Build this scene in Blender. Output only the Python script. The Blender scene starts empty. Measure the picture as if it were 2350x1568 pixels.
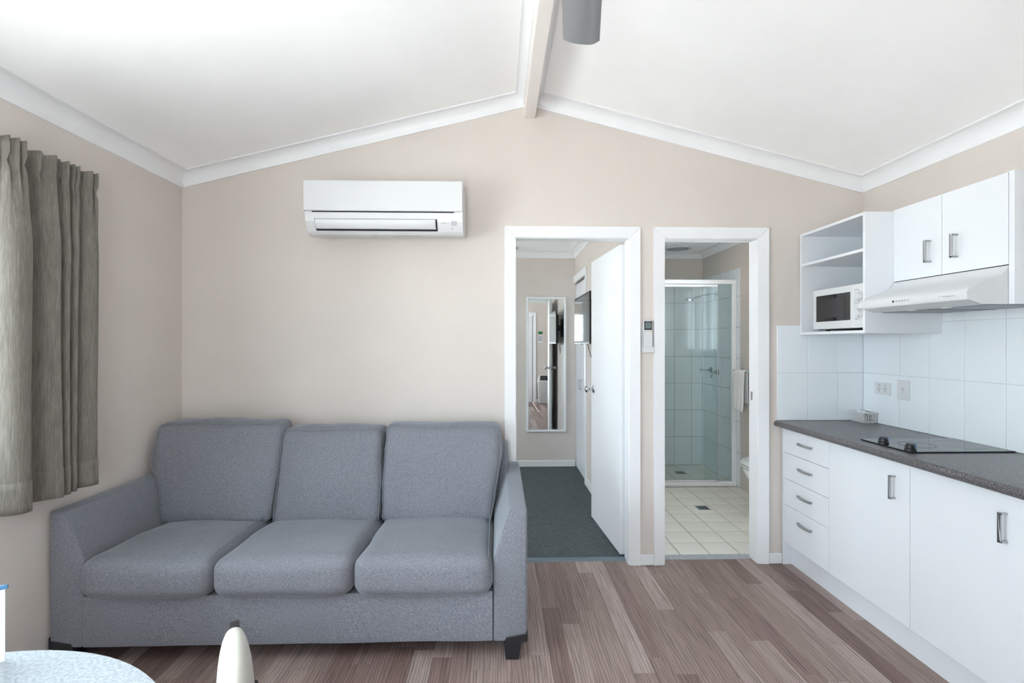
import bpy, bmesh, math, random
from mathutils import Vector, Matrix, noise
random.seed(7)
PI = math.pi
SC = bpy.context.scene
COL = SC.collection

# ------------------------------------------------------------------ camera
CAM_H = 1.395
F_PX = 1131.0
cam = bpy.data.cameras.new('camera')
cam.sensor_width = 36.0
cam.lens = 36.0 * F_PX / 2350.0
cam.shift_y = 4.0 / 2350.0
cam.clip_start = 0.05
cam_o = bpy.data.objects.new('camera', cam)
COL.objects.link(cam_o)
cam_o.location = (0, 0, CAM_H)
cam_o.rotation_euler = (PI / 2, 0, -math.atan(32 / F_PX))
SC.camera = cam_o

# ------------------------------------------------------------------ world, daylight
w = bpy.data.worlds.new('overcast_daylight')
SC.world = w
w.use_nodes = True
bg = w.node_tree.nodes['Background']
bg.inputs['Color'].default_value = (0.80, 0.91, 1.0, 1)
bg.inputs['Strength'].default_value = 9.5

# the sun stands behind the viewpoint: it lights the paving outside and the floor just inside the added glazed door
sun = bpy.data.lights.new('sun', 'SUN'); sun.energy = 37.0; sun.angle = 0.01; sun.color = (1.0, 0.975, 0.945)
sun_o = bpy.data.objects.new('sun', sun); COL.objects.link(sun_o)
sun_o.rotation_euler = (math.radians(41), 0, 0)

def portal(name, loc, rot, sx, sy):
    l = bpy.data.lights.new(name, 'AREA')
    l.shape = 'RECTANGLE'; l.size = sx; l.size_y = sy
    l.cycles.is_portal = True
    o = bpy.data.objects.new(name, l); COL.objects.link(o)
    o.location = loc; o.rotation_euler = rot
# daylight enters through three windows and the added rear door of the cabin
portal('portal_living', (-2.03, 0.79, 1.5), (0, -PI / 2, 0), 1.26, 2.44)
portal('portal_rear', (-0.47, -0.68, 1.1), (PI / 2, 0, 0), 0.8, 2.06)
portal('portal_bedroom', (-2.03, 4.35, 1.5), (0, -PI / 2, 0), 1.26, 1.34)
portal('portal_bathroom', (2.42, 3.77, 1.68), (0, PI / 2, 0), 0.82, 1.16)

SC.view_settings.view_transform = 'Standard'
SC.view_settings.look = 'None'
SC.view_settings.gamma = 1.0
SC.view_settings.use_curve_mapping = False
SC.view_settings.exposure = 0.56
try:
    SC.cycles.max_bounces = 14
    SC.cycles.diffuse_bounces = 8
    SC.cycles.glossy_bounces = 6
    SC.cycles.transparent_max_bounces = 16
    SC.cycles.caustics_reflective = False
    SC.cycles.sample_clamp_indirect = 8.0
except Exception:
    pass

# ------------------------------------------------------------------ materials
class NT:
    def __init__(s, name):
        s.m = bpy.data.materials.new(name); s.m.use_nodes = True
        s.t = s.m.node_tree; s.n = s.t.nodes
        s.b = s.n['Principled BSDF']; s.out = s.n['Material Output']
    def new(s, typ, **kw):
        n = s.n.new(typ)
        for k, v in kw.items():
            if k in n.inputs.keys() if isinstance(k, str) else False:
                n.inputs[k].default_value = v
            else:
                setattr(n, k, v)
        return n
    def link(s, a, b): s.t.links.new(a, b)

def base(name, col, rough=0.5, metal=0.0, spec=0.5, **kw):
    m = NT(name)
    m.b.inputs['Base Color'].default_value = (*col, 1)
    m.b.inputs['Roughness'].default_value = rough
    m.b.inputs['Metallic'].default_value = metal
    m.b.inputs['Specular IOR Level'].default_value = spec
    for k, v in kw.items(): m.b.inputs[k].default_value = v
    return m

def coords(m, scale=(1, 1, 1), src='Object', rnd=False):
    tc = m.new('ShaderNodeTexCoord'); mp = m.new('ShaderNodeMapping')
    mp.inputs['Scale'].default_value = scale
    m.link(tc.outputs[src], mp.inputs['Vector'])
    if rnd:
        oi = m.new('ShaderNodeObjectInfo'); mu = m.new('ShaderNodeMath', operation='MULTIPLY')
        mu.inputs[1].default_value = 37.0
        m.link(oi.outputs['Random'], mu.inputs[0]); m.link(mu.outputs[0], mp.inputs['Location'])
    return mp.outputs[0]

def noise_n(m, vec, scale, detail=3, rough=0.55):
    n = m.new('ShaderNodeTexNoise')
    n.inputs['Scale'].default_value = scale; n.inputs['Detail'].default_value = detail
    n.inputs['Roughness'].default_value = rough
    m.link(vec, n.inputs['Vector'])
    return n.outputs['Fac']

def ramp(m, fac, stops):
    r = m.new('ShaderNodeValToRGB'); e = r.color_ramp.elements
    while len(e) < len(stops): e.new(0.5)
    for i, (p, c) in enumerate(stops):
        e[i].position = p; e[i].color = (*c, 1) if len(c) == 3 else c
    m.link(fac, r.inputs[0])
    return r.outputs[0]

def bump(m, h, dist, strength=1.0):
    b = m.new('ShaderNodeBump'); b.inputs['Distance'].default_value = dist
    b.inputs['Strength'].default_value = strength
    m.link(h, b.inputs['Height']); m.link(b.outputs[0], m.b.inputs['Normal'])

def paint(name, col, rough=0.6, var=0.03, bmp=0.0004, sc=60):
    m = base(name, col, rough, spec=0.3)
    v = coords(m)
    f = noise_n(m, v, 1.3, 3)
    lo = tuple(c * (1 - var) for c in col); hi = tuple(min(1, c * (1 + var)) for c in col)
    m.link(ramp(m, f, [(0.3, lo), (0.7, hi)]), m.b.inputs['Base Color'])
    bump(m, noise_n(m, v, sc, 4), bmp, 0.5)
    return m.m

def smooth_gloss(name, col, rough=0.25, var=0.015):
    m = base(name, col, rough, spec=0.45)
    v = coords(m)
    f = noise_n(m, v, 3.0, 2)
    lo = tuple(c * (1 - var) for c in col)
    m.link(ramp(m, f, [(0.3, lo), (0.7, col)]), m.b.inputs['Base Color'])
    return m.m

def speckle(name, a, b, c, scale, rough):
    m = base(name, b, rough)
    v = coords(m)
    f = noise_n(m, v, scale, 2, 0.7)
    m.link(ramp(m, f, [(0.36, a), (0.5, b), (0.64, c)]), m.b.inputs['Base Color'])
    bump(m, f, 0.0004, 0.4)
    return m.m

def weave(name, dark, mid, light, sc=1.0, bd=0.0012, vertical=False, sheen=0.2, trans=0.0):
    m = base(name, mid, 0.95, spec=0.15)
    if vertical:
        a = noise_n(m, coords(m, (420 * sc, 420 * sc, 22 * sc)), 1.0, 3, 0.6)
        b = noise_n(m, coords(m, (160 * sc, 160 * sc, 9 * sc)), 1.0, 2, 0.5)
    else:
        a = noise_n(m, coords(m, (70 * sc, 330 * sc, 330 * sc)), 1.0, 2, 0.6)
        b = noise_n(m, coords(m, (330 * sc, 330 * sc, 70 * sc)), 1.0, 2, 0.6)
    ad = m.new('ShaderNodeMath', operation='ADD'); m.link(a, ad.inputs[0]); m.link(b, ad.inputs[1])
    mu = m.new('ShaderNodeMath', operation='MULTIPLY'); mu.inputs[1].default_value = 0.5
    m.link(ad.outputs[0], mu.inputs[0])
    m.link(ramp(m, mu.outputs[0], [(0.36, dark), (0.5, mid), (0.64, light)]), m.b.inputs['Base Color'])
    bump(m, mu.outputs[0], bd, 0.6)
    m.b.inputs['Sheen Weight'].default_value = sheen
    m.b.inputs['Sheen Roughness'].default_value = 0.35
    m.b.inputs['Sheen Tint'].default_value = (0.85, 0.93, 1.0, 1)
    if trans:
        tl = m.new('ShaderNodeBsdfTranslucent'); tl.inputs[0].default_value = (*light, 1)
        mx = m.new('ShaderNodeMixShader'); mx.inputs[0].default_value = trans
        m.link(m.b.outputs[0], mx.inputs[1]); m.link(tl.outputs[0], mx.inputs[2]); m.link(mx.outputs[0], m.out.inputs[0])
    return m.m

def wood_plank():
    m = base('plank_wood', (0.3, 0.2, 0.16), 0.42, spec=0.35)
    oi = m.new('ShaderNodeObjectInfo')
    v1 = coords(m, (42, 3.2, 1), rnd=True)
    v2 = coords(m, (230, 9, 1), rnd=True)
    v3 = coords(m, (9, 1.6, 1), rnd=True)
    g3 = m.new('ShaderNodeTexNoise'); g3.inputs['Scale'].default_value = 1.0
    g3.inputs['Detail'].default_value = 2; g3.inputs['Distortion'].default_value = 1.6
    m.link(v3, g3.inputs['Vector'])
    wv = m.new('ShaderNodeTexWave'); wv.inputs['Scale'].default_value = 0.55
    wv.inputs['Distortion'].default_value = 9.0; wv.inputs['Detail'].default_value = 2.0
    m.link(v1, wv.inputs['Vector'])
    a = noise_n(m, v1, 1.0, 4, 0.65); b = noise_n(m, v2, 1.0, 3, 0.7)
    s1 = m.new('ShaderNodeMath', operation='MULTIPLY_ADD'); s1.inputs[1].default_value = 0.55
    m.link(a, s1.inputs[0])
    s0 = m.new('ShaderNodeMath', operation='MULTIPLY'); s0.inputs[1].default_value = 0.22
    m.link(wv.outputs['Fac'], s0.inputs[0]); m.link(s0.outputs[0], s1.inputs[2])
    s2 = m.new('ShaderNodeMath', operation='MULTIPLY_ADD'); s2.inputs[1].default_value = 0.36
    m.link(b, s2.inputs[0]); m.link(s1.outputs[0], s2.inputs[2])
    grain = s2.outputs[0]
    tone = ramp(m, oi.outputs['Random'], [(0.0, (0.165, 0.108, 0.094)), (0.3, (0.205, 0.142, 0.126)),
                                          (0.55, (0.238, 0.172, 0.152)), (0.8, (0.275, 0.205, 0.184)), (1.0, (0.335, 0.262, 0.24))])
    gr = ramp(m, grain, [(0.3, (0.52, 0.50, 0.49)), (0.5, (0.96, 0.96, 0.96)), (0.7, (1.36, 1.38, 1.4))])
    mx = m.new('ShaderNodeMix', data_type='RGBA', blend_type='MULTIPLY')
    mx.inputs['Factor'].default_value = 1.0
    m.link(tone, mx.inputs['A']); m.link(gr, mx.inputs['B'])
    m.link(mx.outputs['Result'], m.b.inputs['Base Color'])
    bump(m, grain, 0.0004, 0.5)
    return m.m

def glassy(name, tint, gl=0.05):
    m = NT(name)
    m.n.remove(m.b)
    tr = m.new('ShaderNodeBsdfTransparent'); tr.inputs[0].default_value = (*tint, 1)
    g = m.new('ShaderNodeBsdfGlossy'); g.inputs['Roughness'].default_value = 0.0
    fr = m.new('ShaderNodeLayerWeight'); fr.inputs['Blend'].default_value = 0.18
    mi = m.new('ShaderNodeMath', operation='MULTIPLY_ADD'); mi.inputs[1].default_value = 0.6; mi.inputs[2].default_value = gl
    m.link(fr.outputs['Fresnel'], mi.inputs[0])
    mx = m.new('ShaderNodeMixShader')
    m.link(mi.outputs[0], mx.inputs[0]); m.link(tr.outputs[0], mx.inputs[1]); m.link(g.outputs[0], mx.inputs[2])
    m.link(mx.outputs[0], m.out.inputs[0])
    return m.m

def plainmat(name, col, rough=0.5, metal=0.0, spec=0.5):
    m = base(name, col, rough, metal, spec)
    f = noise_n(m, coords(m), 8.0, 2)
    lo = tuple(c * 0.97 for c in col)
    m.link(ramp(m, f, [(0.3, lo), (0.7, col)]), m.b.inputs['Base Color'])
    return m.m

def carpet_mat():
    m = base('carpet_pile', (0.07, 0.08, 0.085), 0.98, spec=0.1)
    v = coords(m)
    f = noise_n(m, v, 260, 3, 0.75); g = noise_n(m, v, 45, 2)
    ad = m.new('ShaderNodeMath', operation='MULTIPLY_ADD'); ad.inputs[1].default_value = 0.4
    m.link(g, ad.inputs[0]); m.link(f, ad.inputs[2])
    m.link(ramp(m, ad.outputs[0], [(0.5, (0.055, 0.066, 0.072)), (0.7, (0.10, 0.118, 0.125)), (0.9, (0.155, 0.178, 0.185))]), m.b.inputs['Base Color'])
    bump(m, f, 0.004, 0.9)
    return m.m

M = {}
M['wall'] = paint('wall_paint_beige', (0.63, 0.575, 0.535))
M['ceil'] = paint('ceiling_white', (0.935, 0.935, 0.935), 0.7)
M['trim'] = smooth_gloss('trim_white', (0.80, 0.805, 0.82), 0.35)
M['beam'] = paint('beam_paint', (0.80, 0.75, 0.715), 0.5)
M['cab'] = smooth_gloss('cabinet_white', (0.735, 0.755, 0.785), 0.3)
M['tilew'] = smooth_gloss('wall_tile_glaze', (0.75, 0.79, 0.82), 0.12)
M['grout'] = paint('grout_pale', (0.66, 0.67, 0.67), 0.9)
M['grouts'] = paint('grout_shower', (0.48, 0.50, 0.50), 0.9)
M['groutd'] = paint('grout_grey', (0.16, 0.15, 0.13), 0.9)
M['tilef'] = paint('floor_tile_cream', (0.76, 0.75, 0.69), 0.35, 0.07, 0.0003)
M['fabric'] = weave('sofa_fabric', (0.13, 0.136, 0.158), (0.195, 0.202, 0.232), (0.275, 0.283, 0.318), 1.5, 0.0008, False, 0.35)
M['curtain'] = weave('curtain_fabric', (0.165, 0.15, 0.128), (0.225, 0.207, 0.18), (0.30, 0.28, 0.248), 1.3, 0.0008, True, 0.2, 0.22)
M['plank'] = wood_plank()
M['joint'] = plainmat('plank_joint', (0.16, 0.11, 0.09), 0.7)
M['black'] = plainmat('black_plastic', (0.012, 0.012, 0.014), 0.4)
M['blackg'] = plainmat('black_glass', (0.006, 0.007, 0.008), 0.03, 0, 0.6)
M['screen'] = plainmat('tv_screen', (0.02, 0.024, 0.028), 0.05, 0, 0.45)
M['darkgap'] = plainmat('dark_recess', (0.015, 0.015, 0.016), 0.8)  # shade of gaps and slots put into the colour; also a hob ring
M['chrome'] = plainmat('chrome', (0.60, 0.61, 0.63), 0.08, 1.0)
M['brushed'] = plainmat('brushed_steel', (0.48, 0.49, 0.50), 0.32, 1.0)
M['counter'] = speckle('bench_laminate', (0.03, 0.028, 0.03), (0.085, 0.08, 0.084), (0.25, 0.235, 0.245), 260, 0.28)
M['table'] = speckle('table_laminate', (0.33, 0.37, 0.41), (0.43, 0.475, 0.52), (0.52, 0.565, 0.61), 150, 0.3)
M['plasticw'] = smooth_gloss('white_plastic', (0.65, 0.655, 0.665), 0.3)
M['vinyl'] = smooth_gloss('cream_vinyl', (0.60, 0.59, 0.54), 0.35)
M['greyp'] = plainmat('grey_print', (0.30, 0.30, 0.32), 0.5)
M['lgrey'] = plainmat('light_grey_print', (0.55, 0.55, 0.56), 0.5)
M['sensor'] = plainmat('sensor_grey', (0.45, 0.45, 0.49), 0.3)
M['blade'] = plainmat('fan_blade_silver', (0.30, 0.305, 0.315), 0.35, 0.4)
M['mirror'] = plainmat('mirror_silver', (0.86, 0.885, 0.88), 0.0, 1.0)
M['carpet'] = carpet_mat()
M['cedge'] = plainmat('carpet_bar_blue_grey', (0.17, 0.22, 0.27), 0.35, 0.6)
M['sill'] = speckle('sill_aluminium', (0.30, 0.32, 0.34), (0.36, 0.38, 0.40), (0.42, 0.44, 0.46), 60, 0.4)
M['pane'] = glassy('window_pane', (0.97, 0.985, 0.98), 0.03)
M['shglass'] = glassy('shower_glass', (0.955, 0.985, 0.98), 0.012)
M['ceramic'] = smooth_gloss('toilet_ceramic', (0.86, 0.87, 0.88), 0.08)
M['towel'] = weave('towel_terry', (0.72, 0.73, 0.74), (0.80, 0.81, 0.82), (0.88, 0.885, 0.89), 2.0, 0.002)
M['green'] = plainmat('sign_green', (0.02, 0.22, 0.06), 0.5)
M['paper'] = plainmat('paper_white', (0.80, 0.81, 0.82), 0.7)
M['bluep'] = plainmat('print_blue', (0.05, 0.17, 0.32), 0.5)
M['navy'] = plainmat('pointer_blue', (0.05, 0.12, 0.24), 0.4)
M['pink'] = plainmat('sachet_pink', (0.72, 0.55, 0.55), 0.6)
M['brownp'] = plainmat('sachet_brown', (0.16, 0.11, 0.07), 0.6)
M['red'] = plainmat('button_maroon', (0.06, 0.01, 0.015), 0.4)
M['yellow'] = plainmat('button_yellow', (0.70, 0.62, 0.25), 0.5)
M['lcd'] = plainmat('lcd_grey', (0.16, 0.20, 0.215), 0.25)
M['mwmesh'] = plainmat('oven_window_mesh', (0.025, 0.022, 0.026), 0.25)
M['paving'] = paint('paving_pale', (0.58, 0.575, 0.56), 0.9, 0.08)
M['filter'] = plainmat('filter_mesh', (0.30, 0.32, 0.34), 0.45, 0.6)

# ------------------------------------------------------------------ mesh helpers
class MB:
    def __init__(s): s.v = []; s.f = []
    def add(s, vs, fs):
        o = len(s.v); s.v += [tuple(p) for p in vs]; s.f += [tuple(i + o for i in f) for f in fs]; return s
    def box(s, x0, x1, y0, y1, z0, z1):
        if x0 > x1: x0, x1 = x1, x0
        if y0 > y1: y0, y1 = y1, y0
        if z0 > z1: z0, z1 = z1, z0
        return s.add([(x0, y0, z0), (x1, y0, z0), (x1, y1, z0), (x0, y1, z0), (x0, y0, z1), (x1, y0, z1), (x1, y1, z1), (x0, y1, z1)],
                     [(0, 3, 2, 1), (4, 5, 6, 7), (0, 1, 5, 4), (1, 2, 6, 5), (2, 3, 7, 6), (3, 0, 4, 7)])
    def prism(s, poly, axis, a, b):
        """poly: 2D points; axis 'x': (y,z), 'y': (x,z), 'z': (x,y)"""
        def mk(p, t):
            return (t, p[0], p[1]) if axis == 'x' else ((p[0], t, p[1]) if axis == 'y' else (p[0], p[1], t))
        n = len(poly)
        vs = [mk(p, a) for p in poly] + [mk(p, b) for p in poly]
        fs = [tuple(range(n))[::-1], tuple(range(n, 2 * n))] + [(i, (i + 1) % n, n + (i + 1) % n, n + i) for i in range(n)]
        return s.add(vs, fs)
    def hexa(s, p):
        return s.add(p, [(0, 3, 2, 1), (4, 5, 6, 7), (0, 1, 5, 4), (1, 2, 6, 5), (2, 3, 7, 6), (3, 0, 4, 7)])
    def tube(s, path, r, n=10, closed=False, caps=True):
        P = [Vector(p) for p in path]; m = len(P); rings = []
        prev = None
        for i in range(m):
            if closed: t = (P[(i + 1) % m] - P[i - 1]).normalized()
            else: t = (P[min(i + 1, m - 1)] - P[max(i - 1, 0)]).normalized()
            if prev is None:
                u = t.cross(Vector((0, 0, 1)))
                if u.length < 1e-3: u = t.cross(Vector((0, 1, 0)))
            else:
                u = prev - t * prev.dot(t)
            u.normalize(); prev = u; ww = t.cross(u)
            rr = r[i] if isinstance(r, (list, tuple)) else r
            rings.append([P[i] + (u * math.cos(2 * PI * k / n) + ww * math.sin(2 * PI * k / n)) * rr for k in range(n)])
        vs = [q for ring in rings for q in ring]; fs = []
        for i in range(m if closed else m - 1):
            j = (i + 1) % m
            for k in range(n):
                l = (k + 1) % n
                fs.append((i * n + k, i * n + l, j * n + l, j * n + k))
        if caps and not closed:
            fs.append(tuple(range(n))[::-1]); fs.append(tuple((m - 1) * n + k for k in range(n)))
        return s.add(vs, fs)
    def lathe(s, prof, c, axis='z', n=32, sx=1.0, sy=1.0):
        """prof: (r, h) from one end to the other, closed with caps where r>0"""
        vs = []; fs = []
        def mk(a, b, h):
            if axis == 'z': return (c[0] + a * sx, c[1] + b * sy, c[2] + h)
            if axis == 'x': return (c[0] + h, c[1] + a, c[2] + b)
            return (c[0] + a, c[1] + h, c[2] + b)
        m = len(prof)
        for r, h in prof:
            for k in range(n):
                t = 2 * PI * k / n
                vs.append(mk(r * math.cos(t), r * math.sin(t), h))
        for i in range(m - 1):
            for k in range(n):
                l = (k + 1) % n
                fs.append((i * n + k, i * n + l, (i + 1) * n + l, (i + 1) * n + k))
        fs.append(tuple(range(n))[::-1]); fs.append(tuple((m - 1) * n + k for k in range(n)))
        return s.add(vs, fs)
    def ring(s, c, r0, r1, z0, z1, n=48):
        vs = []; fs = []
        for (r, z) in ((r0, z0), (r1, z0), (r1, z1), (r0, z1)):
            for k in range(n):
                t = 2 * PI * k / n; vs.append((c[0] + r * math.cos(t), c[1] + r * math.sin(t), z))
        for a in range(4):
            b = (a + 1) % 4
            for k in range(n):
                l = (k + 1) % n; fs.append((a * n + k, a * n + l, b * n + l, b * n + k))
        return s.add(vs, fs)
    def sheet(s, rows, close=False):
        n = len(rows[0]); vs = [p for r in rows for p in r]; fs = []
        for i in range(len(rows) - 1):
            for k in range(n - 1):
                fs.append((i * n + k, i * n + k + 1, (i + 1) * n + k + 1, (i + 1) * n + k))
        return s.add(vs, fs)
    def xf(s, fn):
        s.v = [tuple(fn(*p)) for p in s.v]; return s

ORG = {}
def setp(o, label=None, cat=None, group=None, kind=None):
    if label: o['label'] = label
    if cat: o['category'] = cat
    if group: o['group'] = group
    if kind: o['kind'] = kind
    return o

def thing(name, loc, label, cat, group=None, kind=None):
    o = bpy.data.objects.new(name, None); COL.objects.link(o)
    o.empty_display_size = 0.1
    o.location = loc; ORG[o] = Vector(loc)
    return setp(o, label, cat, group, kind)

def obj(name, mb, mat, parent=None, bevel=0.0, seg=2, smooth=False, label=None, cat=None, group=None, kind=None, local=False, ang=30):
    if parent is not None: org = ORG[parent]
    elif local: org = Vector((0, 0, 0))
    else:
        xs = [p[0] for p in mb.v]; ys = [p[1] for p in mb.v]; zs = [p[2] for p in mb.v]
        org = Vector(((min(xs) + max(xs)) / 2, (min(ys) + max(ys)) / 2, min(zs)))
    me = bpy.data.meshes.new(name)
    me.from_pydata([(p[0] - org.x, p[1] - org.y, p[2] - org.z) for p in mb.v], [], mb.f)
    bm = bmesh.new(); bm.from_mesh(me)
    bmesh.ops.remove_doubles(bm, verts=bm.verts, dist=1e-6)
    bmesh.ops.recalc_face_normals(bm, faces=bm.faces)
    if bevel > 0:
        ed = [e for e in bm.edges if len(e.link_faces) == 2 and e.calc_face_angle(0) > math.radians(ang)]
        bmesh.ops.bevel(bm, geom=ed, offset=bevel, offset_type='OFFSET', segments=seg, profile=0.5, affect='EDGES', clamp_overlap=True)
    bm.to_mesh(me); bm.free()
    if smooth:
        for p in me.polygons: p.use_smooth = True
        try: me.set_sharp_from_angle(angle=math.radians(40))
        except Exception: pass
    me.materials.append(M[mat] if isinstance(mat, str) else mat)
    o = bpy.data.objects.new(name, me); COL.objects.link(o)
    if parent is not None: o.parent = parent; ORG[o] = ORG[parent]
    else: o.location = org; ORG[o] = org
    return setp(o, label, cat, group, kind)

def B(*a): return MB().box(*a)

def piece(name, me, parent, loc):
    """a copy of a piece that shares mesh data, placed in world coordinates"""
    o = bpy.data.objects.new(name, me); COL.objects.link(o)
    o.parent = parent; o.location = Vector(loc) - ORG[parent]
    return o

def box_mesh(name, sx, sy, sz, mat, bev=0.0006):
    bm = bmesh.new()
    bmesh.ops.create_cube(bm, size=1.0)
    for v in bm.verts: v.co = Vector((v.co.x * sx, v.co.y * sy, v.co.z * sz))
    if bev: bmesh.ops.bevel(bm, geom=list(bm.edges), offset=bev, segments=1, affect='EDGES')
    me = bpy.data.meshes.new(name); bm.to_mesh(me); bm.free()
    me.materials.append(M[mat]); return me

def text(name, s, size, loc, rot, mat, parent, align='LEFT', ext=0.0002, sx=1.0):
    c = bpy.data.curves.new(name, 'FONT'); c.body = s; c.size = size; c.extrude = ext
    c.align_x = align; c.align_y = 'CENTER'; c.resolution_u = 2
    c.materials.append(M[mat])
    t = bpy.data.objects.new(name, c); COL.objects.link(t)
    bpy.context.view_layer.update()
    me = bpy.data.meshes.new_from_object(t.evaluated_get(bpy.context.evaluated_depsgraph_get()))
    bpy.data.objects.remove(t)
    me.name = name
    if not me.materials: me.materials.append(M[mat])
    o = bpy.data.objects.new(name, me); COL.objects.link(o)
    o.parent = parent; o.location = Vector(loc) - ORG[parent]; o.rotation_euler = rot; o.scale = (sx, 1, 1)
    return o

def cushion_mb(c, hs, r, n=18, bulge=(0.0, 0.0, 0.0), fn=None):
    sx, sy, sz = hs
    ts = [math.sin(PI / 2 * (-1 + 2 * i / n)) for i in range(n + 1)]
    idx = {}; mb = MB()
    def vid(q):
        k = tuple(round(t, 6) for t in q)
        if k in idx: return idx[k]
        p = [q[0] * sx, q[1] * sy, q[2] * sz]
        inn = [max(-(h - r), min(h - r, t)) for t, h in zip(p, hs)]
        d = Vector((p[0] - inn[0], p[1] - inn[1], p[2] - inn[2]))
        if d.length > 1e-9: d = d.normalized() * r
        p = [inn[0] + d.x, inn[1] + d.y, inn[2] + d.z]
        u = [p[0] / sx, p[1] / sy, p[2] / sz]
        e = [1 - t * t for t in u]
        p[0] += u[0] * bulge[0] * e[1] * e[2]
        p[1] += u[1] * bulge[1] * e[0] * e[2]
        p[2] += u[2] * bulge[2] * e[0] * e[1]
        pt = Vector((p[0], p[1], p[2]))
        if fn: pt = fn(pt, u)
        mb.v.append((pt.x + c[0], pt.y + c[1], pt.z + c[2])); idx[k] = len(mb.v) - 1
        return idx[k]
    for ax in range(3):
        for sg in (-1, 1):
            for i in range(n):
                for j in range(n):
                    q = []
                    for (a, b) in ((i, j), (i + 1, j), (i + 1, j + 1), (i, j + 1)):
                        p = [0, 0, 0]; p[ax] = sg; p[(ax + 1) % 3] = ts[a]; p[(ax + 2) % 3] = ts[b]
                        q.append(vid(p))
                    mb.f.append(tuple(q if sg > 0 else q[::-1]))
    return mb

# ------------------------------------------------------------------ room shell
XL, XR = -1.94, 2.33
YB, YB2 = 3.08, 3.17          # back wall of the living room
YE = 5.55                     # end wall behind bedroom and bathroom
YR = -0.59                    # rear wall behind the camera
CX = 0.198                    # ridge
def zceil(x):
    return 2.424 + 0.249 * (x - XL) if x <= CX else 2.424 + 0.249 * (CX - XL) + (x - CX) * (2.428 - (2.424 + 0.249 * (CX - XL))) / (XR - CX)
ZR = zceil(CX)

# living room floor: planks on an underlay
fl = obj('floor', B(XL - 0.1, XR + 0.1, YR - 0.1, YB2 - 0.01, -0.12, -0.0045), 'joint', label='grey brown wood plank floor of the living room', cat='floor', kind='structure')
PW = 0.0868
ncol = int(math.ceil((XR - XL) / PW))
plank_mesh = {}
rp = random.Random(11)
x = XL
for c in range(ncol):
    x0 = XL + c * PW; x1 = min(x0 + PW, XR)
    if x1 - x0 < 0.02: break
    y = YR - rp.uniform(0, 0.9)
    while y < YB2 - 0.03:
        L = rp.choice([0.62, 0.78, 0.94, 1.1])
        a, b = max(y, YR), min(y + L, YB2 - 0.012)
        y += L
        if b - a < 0.01: continue
        key = (round(x1 - x0, 4), round(b - a, 3))
        if key not in plank_mesh:
            plank_mesh[key] = box_mesh('plank', x1 - x0 - 0.0005, b - a - 0.0006, 0.006, 'plank', 0.0004)
        piece('plank', plank_mesh[key], fl, ((x0 + x1) / 2, (a + b) / 2, -0.003))

# ceilings
def ceil_slab(name, xa, xb, label):
    mb = MB().prism([(xa, zceil(xa)), (xb, zceil(xb)), (xb, zceil(xb) + 0.12), (xa, zceil(xa) + 0.12)], 'y', YR - 0.1, YB2)
    return obj(name, mb, 'ceil', label=label, cat='ceiling', kind='structure')
ceil_slab('ceiling_left', XL - 0.1, CX, 'white sloping ceiling left of the ridge beam')
ceil_slab('ceiling_right', CX, XR + 0.1, 'white sloping ceiling right of the ridge beam')
obj('ceiling_bedroom', B(XL - 0.1, 0.915, YB2 - 0.001, YE + 0.1, 2.425, 2.52), 'ceil', label='flat white ceiling of the bedroom beyond the doorway', cat='ceiling', kind='structure')
obj('ceiling_bathroom', B(0.915, XR + 0.1, YB2 - 0.001, YE + 0.1, 2.425, 2.52), 'ceil', label='flat white ceiling of the bathroom beyond the doorway', cat='ceiling', kind='structure')

# back wall with two doorways
D1 = (0.114, 0.819); D2 = (1.052, 1.638); DH = 2.052; J = 0.018
def strip(mb, xa, xb, z0, y0, y1):
    brk = [xa] + ([CX] if xa < CX < xb else []) + [xb]
    poly = [(xa, z0), (xb, z0)] + [(t, zceil(t) + 0.05) for t in reversed(brk)]
    return mb.prism(poly, 'y', y0, y1)
mb = MB()
strip(mb, XL - 0.1, D1[0] - J, -0.05, YB, YB2)
strip(mb, D1[0] - J, D1[1] + J, DH + J, YB, YB2)
strip(mb, D1[1] + J, D2[0] - J, -0.05, YB, YB2)
strip(mb, D2[0] - J, D2[1] + J, DH + J, YB, YB2)
strip(mb, D2[1] + J, XR + 0.1, -0.05, YB, YB2)
obj('wall_back', mb, 'wall', label='beige gable wall behind the sofa with two doorways', cat='wall', kind='structure')

# rear wall behind the camera: added glazed door and entry door
RW = (-0.86, -0.08, 0.06, 2.12); ED = (0.02, 0.825, 2.06)
mb = MB()
strip(mb, XL - 0.1, RW[0], -0.05, YR - 0.1, YR)
strip(mb, RW[0], RW[1], RW[3], YR - 0.1, YR); mb.box(RW[0], RW[1], YR - 0.1, YR, -0.05, RW[2])
strip(mb, RW[1], ED[0], -0.05, YR - 0.1, YR)
strip(mb, ED[0], ED[1], ED[2], YR - 0.1, YR)
strip(mb, ED[1], XR + 0.1, -0.05, YR - 0.1, YR)
obj('wall_rear', mb, 'wall', label='beige wall with entry door seen in the mirror', cat='wall', kind='structure')

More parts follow.
